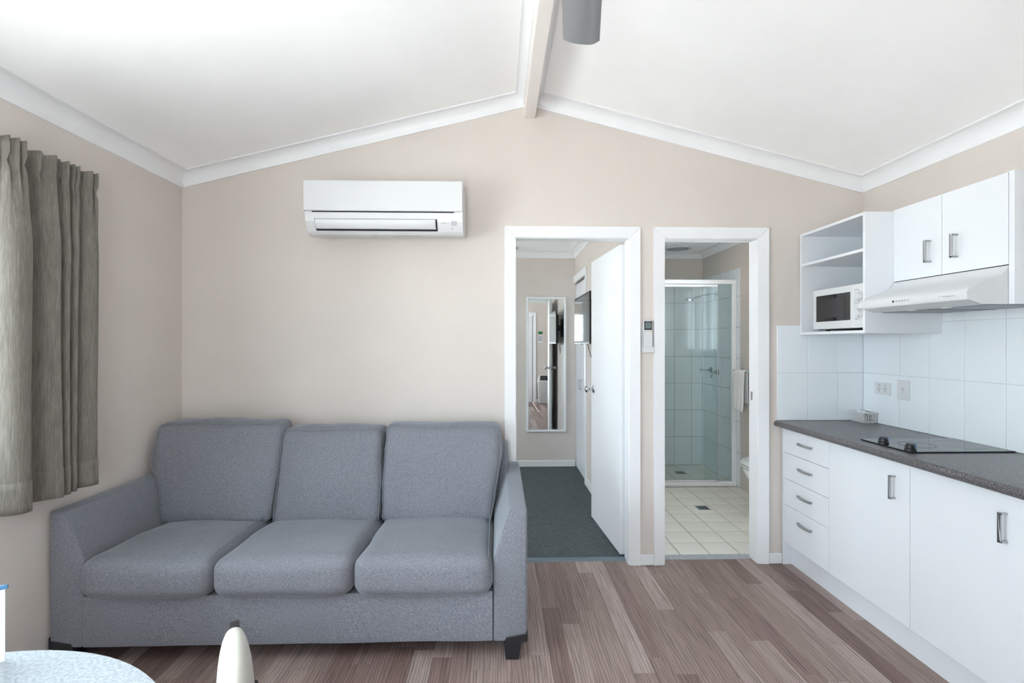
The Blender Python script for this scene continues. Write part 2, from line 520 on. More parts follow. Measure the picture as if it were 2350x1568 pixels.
def side_wall(name, xa, xb, holes, label):
    mb = MB(); y = YR - 0.1
    for (y0, y1, z0, z1) in holes:
        mb.box(xa, xb, y, y0, -0.05, 2.56)
        mb.box(xa, xb, y0, y1, -0.05, z0); mb.box(xa, xb, y0, y1, z1, 2.56)
        y = y1
    mb.box(xa, xb, y, YE + 0.1, -0.05, 2.56)
    return obj(name, mb, 'wall', label=label, cat='wall', kind='structure')
LW = (-0.42, 2.0, 0.88, 2.1); BW = (3.7, 5.0, 0.88, 2.1); TW = (3.2, 4.34, 1.28, 2.08)
side_wall('wall_left', XL - 0.1, XL, [LW, BW], 'beige side wall behind the grey curtain')
side_wall('wall_right', XR, XR + 0.1, [TW], 'beige side wall above the kitchen cupboards')
obj('wall_end', B(XL - 0.1, XR + 0.1, YE, YE + 0.1, -0.05, 2.5), 'wall', label='pale end wall of the bedroom carrying the tall mirror', cat='wall', kind='structure')
obj('wall_wardrobe', B(0.87, 0.96, 4.83, YE, 2.075, 2.43), 'wall', label='pale wall above the built-in wardrobe', cat='wall', kind='structure')
obj('wall_nib', B(0.96, 1.47, 4.78, 4.83, -0.05, 2.43), 'wall', label='pale wall behind the wardrobe facing the bathroom', cat='wall', kind='structure')
obj('wall_shower_left', B(1.42, 1.47, 4.83, YE, -0.05, 2.43), 'tilew', label='white wall at the hidden side of the shower', cat='wall', kind='structure')
obj('wall_partition', B(0.87, 0.96, YB2, 4.83, -0.05, 2.43), 'wall', label='pale wall between bedroom and bathroom carrying the television', cat='wall', kind='structure')

obj('light_stop_slab', B(XL - 0.1, XR + 0.1, YR - 0.25, YE + 0.1, -0.30, -0.121), 'sill', label='concrete slab added under the cabin against light leaks', cat='slab', kind='structure')  # unseen slab, added to keep outside light from leaking in
obj('ground', B(-30, 30, -30, 30, -0.5, -0.45), 'paving', label='pale sunlit paving outside the windows', cat='ground', kind='structure')
# bedroom carpet, bathroom floor
obj('floor_bedroom', B(XL, 0.96, YB2 - 0.012, YE, -0.121, 0.006), 'carpet', label='dark grey green carpet floor of the bedroom', cat='floor', kind='structure')
fb = obj('floor_bathroom', B(0.96, XR, YB2 - 0.012, YE, -0.121, -0.003), 'groutd', label='cream square tiled floor of the bathroom', cat='floor', kind='structure')
TM = {}
def tile(parent, x0, x1, y0, y1, z0, z1, mat, gap, axis):
    sx, sy, sz = x1 - x0, y1 - y0, z1 - z0
    if axis == 'z': d = (sx - gap, sy - gap, sz)
    elif axis == 'y': d = (sx - gap, sy, sz - gap)
    else: d = (sx, sy - gap, sz - gap)
    k = (mat,) + tuple(round(t, 4) for t in d)
    if k not in TM: TM[k] = box_mesh('tile', *d, mat, 0.0008)
    return piece('tile', TM[k], parent, ((x0 + x1) / 2, (y0 + y1) / 2, (z0 + z1) / 2))
xs = [1.0, 1.2, 1.4, 1.6, 1.805, 2.008, 2.208, XR]
ys = [3.2, 3.4, 3.6, 3.79, 3.985, 4.187, 4.388, 4.592, 4.72]
for i in range(len(xs) - 1):
    for j in range(len(ys) - 1):
        tile(fb, xs[i], xs[i + 1], ys[j], ys[j + 1], -0.004, 0.003, 'tilef', 0.006, 'z')
xs2 = [1.47, 1.605, 1.805, 2.008, 2.208, XR]; ys2 = [4.79, 4.99, 5.19, 5.39, YE - 0.01]
for i in range(len(xs2) - 1):
    for j in range(len(ys2) - 1):
        tile(fb, xs2[i], xs2[i + 1], ys2[j], ys2[j + 1], -0.004, 0.012, 'tilef', 0.004, 'z')

# shower wall tiles
sb = obj('wall_shower_back', B(1.47, XR, YE - 0.004, YE, 0, 2.125), 'grouts', label='white tiled rear wall inside the shower', cat='wall', kind='structure')
zt = [0.012, 0.335, 0.64, 0.942, 1.247, 1.55, 1.852, 2.125]
xt = [1.47, 1.605, 1.803, 2.0, 2.197, XR - 0.008]
for i in range(len(xt) - 1):
    for j in range(len(zt) - 1):
        tile(sb, xt[i], xt[i + 1], YE - 0.01, YE - 0.003, zt[j], zt[j + 1], 'tilew', 0.005, 'y')
sr = obj('wall_shower_side', B(XR - 0.004, XR, 4.67, YE, 0, 2.125), 'grouts', label='white tiled side wall carrying the shower taps', cat='wall', kind='structure')
yt = [4.67, 4.86, 5.06, 5.26, 5.46, YE - 0.01]
for i in range(len(yt) - 1):
    for j in range(len(zt) - 1):
        tile(sr, XR - 0.01, XR - 0.003, yt[i], yt[i + 1], zt[j], zt[j + 1], 'tilew', 0.005, 'x')

# ------------------------------------------------------------------ cornices, beam, skirting, architraves
TN = [0]
def trim(mb, mat='trim', label=None, bevel=0.0, smooth=False, cat='trim', parent=None):
    TN[0] += 1
    return obj('trim_%d' % TN[0], mb, mat, bevel=bevel, smooth=smooth, label=label, cat=cat, kind='structure')
def cove(p0, p1, eo, ed, c=0.075):
    pr = [(0, 0), (0, c), (0.007, c), (0.009, c - 0.006)]
    R = c - 0.012
    for k in range(1, 8):
        t = PI / 2 * k / 8
        pr.append((0.009 + R * (1 - math.cos(t)), c - 0.006 - R * math.sin(t)))
    pr += [(c - 0.006, 0.009), (c, 0.007), (c, 0)]
    p0, p1, eo, ed = Vector(p0), Vector(p1), Vector(eo), Vector(ed)
    mb = MB(); n = len(pr)
    vs = [p0 + eo * a + ed * b for a, b in pr] + [p1 + eo * a + ed * b for a, b in pr]
    fs = [tuple(range(n)), tuple(range(n, 2 * n))[::-1]] + [(i, (i + 1) % n, n + (i + 1) % n, n + i) for i in range(n)]
    return mb.add(vs, fs)
sl = math.atan(0.249); sr_ = math.atan((ZR - 2.428) / (XR - CX))
trim(cove((XL, YB, zceil(XL)), (CX, YB, ZR), (0, -1, 0), (math.sin(sl), 0, -math.cos(sl))), label='white coved cornice on the gable wall left of the beam', smooth=True)
trim(cove((CX, YB, ZR), (XR, YB, zceil(XR)), (0, -1, 0), (-math.sin(sr_), 0, -math.cos(sr_))), label='white coved cornice on the gable wall right of the beam', smooth=True)
trim(cove((XL, YR, zceil(XL)), (XL, YB, zceil(XL)), (math.cos(sl), 0, math.sin(sl)), (0, 0, -1)), label='white coved cornice along the window wall above the curtain', smooth=True)
trim(cove((XR, YR, zceil(XR)), (XR, YB, zceil(XR)), (-math.cos(sr_), 0, math.sin(sr_)), (0, 0, -1)), label='white coved cornice along the kitchen wall', smooth=True)
BX0, BX1, BZ = 0.164, 0.232, 2.80
trim(cove((BX0, YR, zceil(BX0)), (BX0, YB, zceil(BX0)), (-math.cos(sl), 0, -math.sin(sl)), (0, 0, -1), 0.062), label='white cove along the left face of the ridge beam', smooth=True)
trim(cove((BX1, YR, zceil(BX1)), (BX1, YB, zceil(BX1)), (math.cos(sr_), 0, -math.sin(sr_)), (0, 0, -1), 0.05), label='white cove along the right face of the ridge beam', smooth=True)
trim(B(BX0, BX1, YR, YB, BZ, 3.0), 'beam', bevel=0.004, label='painted ridge beam running along the ceiling peak', cat='beam')
# bedroom and bathroom cornices
trim(cove((XL, YE, 2.425), (0.87, YE, 2.425), (0, -1, 0), (0, 0, -1), 0.07), label='white cornice on the bedroom end wall above the mirror', smooth=True)
trim(cove((0.87, YB2, 2.425), (0.87, YE, 2.425), (-1, 0, 0), (0, 0, -1), 0.07), label='white cornice above the bedroom wardrobe', smooth=True)
trim(cove((1.47, YE, 2.425), (XR, YE, 2.425), (0, -1, 0), (0, 0, -1), 0.07), label='white cornice on the rear wall above the shower', smooth=True)
trim(cove((XR, YB2, 2.425), (XR, YE, 2.425), (-1, 0, 0), (0, 0, -1), 0.07), label='white cornice on the bathroom side wall', smooth=True)

def skirt(name, mb, label): return obj(name, mb, 'trim', bevel=0.004, label=label, cat='baseboard', kind='structure')
skirt('baseboard_back', B(D1[1] + 0.073, D2[0] - 0.073, YB - 0.012, YB, 0, 0.066), 'short white skirting between the two doorways')
skirt('baseboard_sofa', B(XL, D1[0] - 0.073, YB - 0.012, YB, 0, 0.066), 'white skirting behind the sofa')
skirt('baseboard_kitchen', B(D2[1] + 0.073, 1.798, YB - 0.012, YB, 0, 0.066), 'short white skirting between bathroom doorway and drawers')
skirt('baseboard_left', B(XL, XL + 0.012, YR, YB, 0, 0.066), 'white skirting along the window wall')
skirt('baseboard_end', B(XL, 0.868, YE - 0.013, YE, 0, 0.072), 'white skirting below the bedroom mirror')
skirt('baseboard_bedroom', B(0.857, 0.87, YB2, 4.79, 0, 0.072), 'white skirting under the bedroom television')
skirt('baseboard_rear', B(0.9, XR, YR, YR + 0.012, 0, 0.066), 'white skirting beside the entry door in the mirror')

def doorframe(n, x0, x1, yf, yb, label, both=True):
    """jamb lining plus mitred architrave boards; yf faces the viewer, yb the far side"""
    TN[0] += 1
    r = thing('trim_%d' % TN[0], ((x0 + x1) / 2, (yf + yb) / 2, 0), label, 'door frame', kind='structure')
    a0, a1 = min(yf, yb), max(yf, yb)
    obj('jamb', B(x0 - J, x0, a0, a1, 0, DH + J), 'trim', r, 0.001)
    obj('jamb', B(x1, x1 + J, a0, a1, 0, DH + J), 'trim', r, 0.001)
    obj('head_jamb', B(x0, x1, a0, a1, DH, DH + J), 'trim', r, 0.001)
    W = 0.073
    for yy, sg in ((yf, -1 if yf < yb else 1), (yb, 1 if yf < yb else -1)):
        if yy == yb and not both: continue
        t = 0.018 * sg
        ya, yc = yy, yy + t
        e = 0.0005
        def board(p):
            # outer edge thicker than the inner edge: a shallow splayed face
            mb = MB(); n_ = len(p)
            front = [(q[0], yy + sg * (0.018 if q[2] else 0.011), q[1]) for q in p]
            back = [(q[0], yy, q[1]) for q in p]
            mb.add(back + front, [tuple(range(n_)), tuple(range(n_, 2 * n_))[::-1]] + [(i, (i + 1) % n_, n_ + (i + 1) % n_, n_ + i) for i in range(n_)])
            obj('architrave', mb, 'trim', r, 0.0015)
        i = 0.004
        board([(x0 - i, 0, 0), (x0 - i, DH + i - e, 0), (x0 - W, DH + W - e, 1), (x0 - W, 0, 1)])
        board([(x1 + i, 0, 0), (x1 + W, 0, 1), (x1 + W, DH + W - e, 1), (x1 + i, DH + i - e, 0)])
        board([(x0 - i, DH + i + e, 0), (x1 + i, DH + i + e, 0), (x1 + W, DH + W + e, 1), (x0 - W, DH + W + e, 1)])
    return r
doorframe(1, D1[0], D1[1], YB, YB2, 'white timber frame of the bedroom doorway')
f2 = doorframe(2, D2[0], D2[1], YB, YB2, 'white timber frame of the bathroom doorway')
obj('latch_plate', B(D2[1] - 0.0015, D2[1], 3.128, 3.15, 1.027, 1.083), 'brushed', f2, 0.0004)
f3 = doorframe(3, ED[0], ED[1], YR, YR - 0.1, 'white frame of the entry door seen in the mirror', False)
door = thing('door_2', (0.42, YR - 0.05, 0), 'white entry door seen in the bedroom mirror', 'door', kind='structure')
obj('door_leaf', B(ED[0] + 0.003, ED[1] - 0.003, YR - 0.07, YR - 0.03, -0.05, DH - 0.003), 'trim', door, 0.002)
obj('door_knob', MB().lathe([(0.026, 0), (0.026, 0.006), (0.01, 0.01), (0.01, 0.035), (0.024, 0.045), (0.026, 0.055), (0.018, 0.066), (0.004, 0.068)], (ED[0] + 0.07, YR - 0.03, 1.02), 'y', 20), 'chrome', door, smooth=True)

# floor bars in the doorways
TN[0] += 1
obj('trim_%d' % TN[0], MB().prism([(YB2 - 0.035, 0), (YB2 - 0.028, 0.009), (YB2 + 0.004, 0.011), (YB2 + 0.004, 0)], 'x', D1[0], D1[1]), 'cedge', label='blue grey metal edge strip of the bedroom carpet', cat='trim', kind='structure')
TN[0] += 1
obj('trim_%d' % TN[0], MB().prism([(YB2 - 0.03, 0), (YB2 - 0.03, 0.004), (YB2 - 0.022, 0.006), (YB2 + 0.035, 0.006), (YB2 + 0.035, 0)], 'x', D2[0], D2[1]), 'sill', label='grey metal sill strip of the bathroom doorway', cat='trim', kind='structure')

# ------------------------------------------------------------------ windows
def window(n, axis, pos, a0, a1, z0, z1, inward, label, mull=1):
    """axis 'x': wall plane x=pos spanning y; axis 'y': wall plane y=pos spanning x"""
    c = (pos, (a0 + a1) / 2, z0) if axis == 'x' else ((a0 + a1) / 2, pos, z0)
    r = thing('window_%d' % n, c, label, 'window', kind='structure')
    d0, d1 = pos - inward * 0.085, pos - inward * 0.04
    def bar(nm, u0, u1, w0, w1, e0=d0, e1=d1, mat='trim', bv=0.003):
        mb = B(e0, e1, u0, u1, w0, w1) if axis == 'x' else B(u0, u1, e0, e1, w0, w1)
        return obj(nm, mb, mat, r, bv)
    t = 0.045
    bar('frame_rail', a0, a1, z0, z0 + t); bar('frame_rail', a0, a1, z1 - t, z1)
    bar('frame_stile', a0, a0 + t, z0 + t, z1 - t); bar('frame_stile', a1 - t, a1, z0 + t, z1 - t)
    us = [a0 + t + (a1 - a0 - 2 * t) * k / (mull + 1) for k in range(mull + 2)]
    for k in range(1, mull + 1): bar('mullion', us[k] - 0.02, us[k] + 0.02, z0 + t, z1 - t)
    for k in range(mull + 1):
        m_ = pos - inward * 0.062
        bar('pane', us[k], us[k + 1], z0 + t, z1 - t, m_ - 0.002, m_ + 0.002, 'pane', 0)
    # inner reveal lining and sill
    e0, e1 = pos - inward * 0.04, pos + inward * 0.012
    bar('sill', a0 - 0.0, a1, z0 - 0.0, z0 + 0.012, e0, e1)
    return r
window(1, 'x', XL, LW[0], LW[1], LW[2], LW[3], 1, 'white framed window beside the grey curtain', 1)
window(2, 'y', YR, RW[0], RW[1], RW[2], RW[3], 1, 'white framed glazed sliding door added behind the viewpoint for light', 1)  # unseen opening, added and sized for light from behind
window(3, 'x', XL, BW[0], BW[1], BW[2], BW[3], 1, 'white framed bedroom window', 1)
window(4, 'x', XR, TW[0], TW[1], TW[2], TW[3], -1, 'narrow bathroom window reflected in the shower glass', 2)

# ------------------------------------------------------------------ sofa
SX0, SX1, SF, SBK = -1.928, 0.129, 2.172, 3.045
sofa = thing('sofa', (-0.9, 2.6, 0), 'grey woven fabric three-seat sofa with loose cushions and black feet', 'sofa')
rw = random.Random(3)
def wr(p, amp, sc, seed):
    q = Vector((p.x * sc + seed, p.y * sc, p.z * sc))
    return Vector((noise.noise(q), noise.noise(q + Vector((9.1, 0, 0))), noise.noise(q + Vector((0, 7.7, 0))))) * amp
# seat base with slightly sagging lower hem
mb = MB(); rows = []
nx = 40
for (yy, zf) in ((SF + 0.5, 0.30), (SF + 0.004, 0.30), (SF, 0.29), (SF, 0.10), (SF + 0.004, None), (SF + 0.5, None)):
    row = []
    for k in range(nx + 1):
        xx = -1.787 + (1.763) * k / nx
        z = zf if zf is not None else 0.083 + 0.004 * noise.noise(Vector((xx * 4, 0, 0)))
        row.append((xx, yy + (0.004 * noise.noise(Vector((xx * 2.0, yy * 4, 3))) if yy < SF + 0.01 else 0), z))
    rows.append(row)
mb.sheet(rows)
obj('seat_base', mb, 'fabric', sofa, smooth=True)
# arms
def arm(pts_front, mirror):
    mb = MB()
    n = len(pts_front)
    vs = []
    ysec = [SF, SF + 0.012, SF + 0.3, SBK - 0.1, SBK]
    for j, yy in enumerate(ysec):
        for (xx, zz) in pts_front:
            top = zz > 0.6
            vs.append((xx, yy, zz + (0.006 if top and j >= 3 else 0)))
    fs = [tuple(range(n))[::-1], tuple((len(ysec) - 1) * n + k for k in range(n))]
    for j in range(len(ysec) - 1):
        for k in range(n):
            l = (k + 1) % n
            fs.append((j * n + k, j * n + l, (j + 1) * n + l, (j + 1) * n + k))
    mb.add(vs, fs)
    return mb
ra = [(-0.021, 0.078), (-0.021, 0.442), (0.052, 0.658), (SX1, 0.660), (SX1, 0.078)]
la = [(-1.787, 0.082), (SX0, 0.082), (SX0, 0.672), (-1.862, 0.668), (-1.787, 0.45)]
a1 = obj('armrest', arm(ra, 0), 'fabric', sofa, 0.012, 3, True, ang=20)
a2 = obj('armrest', arm(la, 1), 'fabric', sofa, 0.012, 3, True, ang=20)
def seam(path, parent, r=0.0022, closed=False):
    return obj('piping', MB().tube(path, r, 6, closed), 'fabric', parent, smooth=True)
seam([(-0.018, SF + 0.006, 0.43), (0.052, SF + 0.004, 0.654), (SX1 - 0.004, SF + 0.004, 0.657)], a1)
seam([(-1.79, SF + 0.006, 0.44), (-1.862, SF + 0.004, 0.662), (SX0 + 0.004, SF + 0.004, 0.667)], a2)
# back
mb = MB().prism([(SBK, 0.08), (SBK, 0.80), (SBK - 0.06, 0.81), (2.90, 0.78), (2.82, 0.3), (2.82, 0.08)], 'x', -1.86, 0.06)
obj('back_frame', mb, 'fabric', sofa, 0.02, 3, True)
# seat cushions
def seat_cushion(x0, x1, z0, z1, seed):
    hw = (x1 - x0) / 2; hd = 0.335; hh = (z1 - z0) / 2
    def fn(p, u):
        q = p + wr(p, 0.008, 4.0, seed) + wr(p, 0.002, 13.0, seed)
        f = max(0.0, -u[1])
        q.z += 0.012 * f * f * (1 if u[2] > 0 else 0.2) - 0.030 * max(0, u[1]) * (1 if u[2] > 0 else 0.0)
        q.z -= 0.016 * max(0.0, -u[1]) ** 2 * (1 - abs(u[0]) ** 3) * (1 if u[2] < 0 else 0) * 0.6
        q.y -= 0.014 * (1 - u[0] * u[0]) * (1 if u[1] < 0 else 0) * (1 - u[2] * u[2])
        return q
    mbx = cushion_mb(((x0 + x1) / 2, SF - 0.042 + hd, (z0 + z1) / 2), (hw, hd, hh), 0.055, 22, (0.0, 0.0, 0.022), fn)
    o = obj('seat_cushion', mbx, 'fabric', sofa, smooth=True)
    return o
for i, (x0, x1, z0, z1) in enumerate([(-1.788, -1.229, 0.303, 0.462), (-1.227, -0.628, 0.300, 0.460), (-0.626, -0.022, 0.297, 0.462)]):
    o = seat_cushion(x0, x1, z0, z1, i * 5.3)
    hw = (x1 - x0) / 2; cx_ = (x0 + x1) / 2
    yf = SF - 0.03
    seam([(x1 - 0.022, 2.70, z1 + 0.002), (x1 - 0.02, 2.45, z1 + 0.009), (x1 - 0.02, 2.22, z1 + 0.008), (x1 - 0.02, yf + 0.016, z1 - 0.006)], o, 0.0018)
# back cushions
def back_cushion(x0, x1, x0b, x1b, z0, z1, y0, y1, seed, th=0.085):
    """x0b/x1b: span at the bottom; y0/y1: front face at bottom and top"""
    hw = (x1 - x0) / 2; hh = (z1 - z0) / 2
    cx_ = (x0 + x1) / 2
    def fn(p, u):
        q = p + wr(p, 0.010, 5.0, seed) + wr(p, 0.004, 14.0, seed + 3)
        t = (u[2] + 1) / 2
        xa = x0b + (x0 - x0b) * min(1, t * 1.6); xb = x1b + (x1 - x1b) * min(1, t * 1.6)
        q.x = xa + (xb - xa) * (q.x / hw + 1) / 2 - cx_
        # diagonal pull wrinkles near the sides
        ed = max(0, abs(u[0]) - 0.6) / 0.4
        q.y -= 0.0055 * ed * math.sin(p.z * 70 + abs(p.x) * 90 + seed) * (1 if u[1] < 0 else 0)
        q.y += (y1 - y0) * t
        # corners pulled in a little, top edge sags between them
        q.z -= 0.010 * (1 - u[0] * u[0]) * (1 if u[2] > 0.5 else 0) * math.cos(seed) 
        return q
    mbx = cushion_mb((cx_, y0 + th, (z0 + z1) / 2), (hw, th, hh), 0.045, 24, (0.0, 0.035, 0.010), fn)
    o = obj('back_cushion', mbx, 'fabric', sofa, smooth=True)
    # piping round the front face
    path = []
    r = 0.035
    pts = []
    for (sx, sz, a0) in ((1, 1, 0), (-1, 1, 90), (-1, -1, 180), (1, -1, 270)):
        for k in range(7):
            a = math.radians(a0 + 15 * k)
            pts.append((sx * (hw - r - 0.008) + math.cos(a) * r, sz * (hh - r - 0.008) + math.sin(a) * r))
    dens = []
    for i in range(len(pts)):
        a, b = pts[i], pts[(i + 1) % len(pts)]
        m_ = max(1, int(math.hypot(b[0] - a[0], b[1] - a[1]) / 0.04))
        for k in range(m_): dens.append((a[0] + (b[0] - a[0]) * k / m_, a[1] + (b[1] - a[1]) * k / m_))
    for (px, pz) in dens:
        p = Vector((px, -th + 0.008, pz)); u = (px / hw, -1, pz / hh)
        q = fn(p, u); path.append((q.x + cx_, q.y + y0 + th, q.z + (z0 + z1) / 2))
    seam(path, o, 0.0022, True)
    return o
back_cushion(-1.905, -1.205, -1.80, -1.217, 0.425, 0.955, 2.655, 2.80, 1.3)
back_cushion(-1.213, -0.648, -1.212, -0.634, 0.412, 0.912, 2.65, 2.80, 2.2)
back_cushion(-0.640, 0.020, -0.630, -0.040, 0.418, 0.935, 2.65, 2.80, 0.4)
# feet
def foot(px):
    ol = [(0.030, 0.081), (0.036, 0.100), (0.124, 0.116), (SX1 + 0.001, 0.13), (SX1 + 0.001, 0.081), (0.102, 0.074), (0.091, 0.0), (0.034, 0.0), (0.026, 0.07)]
    return [(a if px > 0 else (SX0 + SX1 - a), b) for a, b in ol]
obj('foot', MB().prism(foot(1), 'y', SF - 0.003, SF + 0.075), 'black', sofa, 0.003, label='black corner foot')
obj('foot', MB().prism(foot(-1), 'y', SF - 0.003, SF + 0.075), 'black', sofa, 0.003, label='black corner foot')
for xx in (SX0 + 0.06, SX1 - 0.06):
    obj('foot', MB().lathe([(0.025, 0), (0.032, 0.085)], (xx, SBK - 0.08, 0), 'z', 12), 'black', sofa)

# ------------------------------------------------------------------ air conditioner
AX0, AX1 = -1.107, -0.203
ac = thing('air_conditioner', (-0.655, 3.08, 2.03), 'white split-system air conditioner high on the wall above the sofa', 'air conditioner')
prof = [(YB, 2.052), (YB, 2.325), (2.846, 2.325), (2.846, 2.155), (2.843, 2.142), (2.846, 2.115), (2.853, 2.095), (2.868, 2.07), (2.888, 2.043), (2.908, 2.030), (2.95, 2.027), (3.0, 2.034)]
obj('housing', MB().prism(prof, 'x', AX0 + 0.002, AX1), 'plasticw', ac, 0.003, 2)
obj('front_panel', MB().prism([(2.86, 2.151), (2.86, 2.327), (2.839, 2.327), (2.835, 2.32), (2.835, 2.154), (2.838, 2.151)], 'x', AX0, AX1 - 0.002), 'plasticw', ac, 0.002)
obj('panel_gap', B(AX0 + 0.045, AX1 - 0.05, 2.841, 2.86, 2.1445, 2.1505), 'darkgap', ac)
sl_ = obj('air_outlet', MB().prism([(2.8455, 2.108), (2.8625, 2.070), (2.8825, 2.0465), (2.90, 2.052), (2.92, 2.06), (2.88, 2.11)], 'x', -1.05, -0.352), 'darkgap', ac)
fl_ = MB()
a_ = [(2.8485, 2.1055), (2.849, 2.095), (2.856, 2.075), (2.867, 2.061), (2.8725, 2.0555)]
fl_.prism([(y - 0.0065, z) for y, z in a_] + [(y + 0.004, z) for y, z in reversed(a_)], 'x', -1.046, -0.360)
obj('louvre_flap', fl_, 'plasticw', ac, 0.001, smooth=True)
# printed maker's mark: three small diamonds and lettering, grey
for k in range(3):
    a = PI / 2 + k * 2 * PI / 3
    c0 = (-0.683, 2.1655)
    d = 0.0075
    def rot(u, v): return (c0[0] + u * math.cos(a) - v * math.sin(a), c0[1] + u * math.sin(a) + v * math.cos(a))
    obj('emblem', MB().prism([rot(0, 0), rot(d * 0.6, d * 0.36), rot(d * 1.2, 0), rot(d * 0.6, -d * 0.36)], 'y', 2.8344, 2.8352), 'lgrey', ac)
text('lettering', 'MITSUBISHI', 0.009, (-0.668, 2.8345, 2.1675), (PI / 2, 0, 0), 'lgrey', ac)
text('lettering', 'ELECTRIC', 0.008, (-0.668, 2.8345, 2.160), (PI / 2, 0, 0), 'lgrey', ac)
text('lettering', 'INVERTER', 0.0085, (-0.330, 2.848, 2.086), (PI / 2 - 0.35, 0, 0), 'greyp', ac, sx=0.8)
tl = math.radians(-22)
def acq(z): # front surface depth of the lower housing at height z
    pts = sorted([(2.115, 2.846), (2.095, 2.853), (2.07, 2.868), (2.045, 2.888), (2.034, 2.91), (2.155, 2.843)])
    for (a, ya), (b, yb_) in zip(pts, pts[1:]):
        if a <= z <= b: return ya + (yb_ - ya) * (z - a) / (b - a)
    return 2.85
def acpatch(nm, x0, x1, z0, z1, mat, off=0.0008):
    mb = MB(); zs_ = [z0 + (z1 - z0) * k / 4 for k in range(5)]
    mb.sheet([[(x0, acq(z) - off, z), (x1, acq(z) - off, z)] for z in zs_])
    return obj(nm, mb, mat, ac)
acpatch('sensor_cover', -0.276, -0.215, 2.058, 2.108, 'plasticw', 0.0005)
acpatch('sensor_window', -0.270, -0.237, 2.075, 2.101, 'sensor', 0.0012)
acpatch('indicator_lamp', -0.267, -0.263, 2.063, 2.066, 'black'); acpatch('indicator_lamp', -0.267, -0.263, 2.057, 2.060, 'black')
acpatch('indicator_lamp', -0.267, -0.261, 2.047, 2.053, 'black')
obj('printed_mark', B(-0.745, -0.715, 2.93, 2.945, 2.0258, 2.0268), 'lgrey', ac)
obj('printed_mark', B(-0.62, -0.46, 2.93, 2.945, 2.0258, 2.0268), 'lgrey', ac)

# ------------------------------------------------------------------ wall remote
rh = thing('remote_holder', (0.937, YB, 1.34), 'white plastic wall pocket holding the remote between the doorways', 'holder')
obj('pocket', MB().prism([(YB, 1.338), (YB, 1.50), (YB - 0.004, 1.50), (YB - 0.004, 1.345), (YB - 0.03, 1.345), (YB - 0.03, 1.338)], 'x', 0.903, 0.972), 'plasticw', rh, 0.001)
obj('pocket_front', B(0.903, 0.972, YB - 0.031, YB - 0.028, 1.338, 1.372), 'plasticw', rh, 0.001)
obj('pocket_side', MB().prism([(YB, 1.34), (YB, 1.45), (YB - 0.012, 1.45), (YB - 0.03, 1.372), (YB - 0.03, 1.34)], 'x', 0.9015, 0.904), 'plasticw', rh)
obj('pocket_side', MB().prism([(YB, 1.34), (YB, 1.45), (YB - 0.012, 1.45), (YB - 0.03, 1.372), (YB - 0.03, 1.34)], 'x', 0.971, 0.9735), 'plasticw', rh)
rc = thing('remote_control', (0.937, YB - 0.016, 1.346), 'white remote control with a small black-framed screen on the wall', 'remote control')
obj('case', B(0.909, 0.966, YB - 0.0265, YB - 0.006, 1.346, 1.54), 'plasticw', rc, 0.004, 2)
bz = obj('screen_bezel', B(0.9125, 0.9615, YB - 0.0285, YB - 0.026, 1.478, 1.533), 'black', rc, 0.0006)
obj('display', B(0.918, 0.957, YB - 0.0292, YB - 0.028, 1.487, 1.523), 'lcd', bz)
text('lettering', 'AIR CON', 0.006, (0.937, YB - 0.0290, 1.5283), (PI / 2, 0, 0), 'lgrey', rc, 'CENTER')
for k, mt in enumerate(('lgrey', 'lgrey', 'yellow')):
    obj('button', B(0.918 + k * 0.0145, 0.928 + k * 0.0145, YB - 0.0285, YB - 0.026, 1.467, 1.473), mt, rc, 0.0005)
obj('flap', B(0.9115, 0.9635, YB - 0.028, YB - 0.026, 1.376, 1.462), 'plasticw', rc, 0.0006)

# ------------------------------------------------------------------ kitchen: base units
DX = 1.80   # door faces
def bar_handle(parent, axis, c, L, out=0.026, w=0.011, mat='brushed'):
    """flat D handle on a face x = c[0] facing -x; axis 'y' or 'z' is its length"""
    x, y, z = c
    h = L / 2
    if axis == 'z':
        mb = MB().box(x - out, x - out + 0.006, y - w / 2, y + w / 2, z - h, z + h)
        mb.box(x - out, x, y - w / 2, y + w / 2, z + h - 0.007, z + h).box(x - out, x, y - w / 2, y + w / 2, z - h, z - h + 0.007)
    else:
        mb = MB(); n = 10; P = []
        for k in range(n + 1):
            t = -1 + 2 * k / n
            P.append((y + t * h, -out * (1 - 0.45 * t * t)))
        poly = [(x + o, yy) for yy, o in P] + [(x + o + 0.006, yy) for yy, o in reversed(P)]
        mb.prism(poly, 'z', z - w / 2, z + w / 2)
        mb.box(x - out * 0.55, x, y - h, y - h + 0.007, z - w / 2, z + w / 2).box(x - out * 0.55, x, y + h - 0.007, y + h, z - w / 2, z + w / 2)
    return obj('handle', mb, mat, parent, 0.001, label='brushed metal handle')
ZT = 0.867
du = thing('drawer_unit', (2.05, 2.846, 0), 'white kitchen base unit with four stacked drawers beside the bathroom doorway', 'drawer unit')
obj('carcass', B(1.82, XR - 0.005, 2.636, 3.058, 0.14, ZT), 'cab', du)
obj('end_panel', B(DX - 0.003, XR - 0.005, 3.060, YB - 0.013, 0, ZT), 'cab', du, 0.001)
obj('plinth', B(1.853, 1.87, 2.634, 3.0595, 0, 0.14), 'cab', du, 0.0006)
dz = [0.144, 0.385, 0.548, 0.7105, 0.862]
for k in range(4):
    d = obj('drawer_front', B(DX, DX + 0.017, 2.6345, 3.058, dz[k] + 0.0012, dz[k + 1] - 0.0012), 'cab', du, 0.0007)
    bar_handle(d, 'y', (DX, 2.838, dz[k + 1] - 0.071), 0.128, 0.026, 0.012)
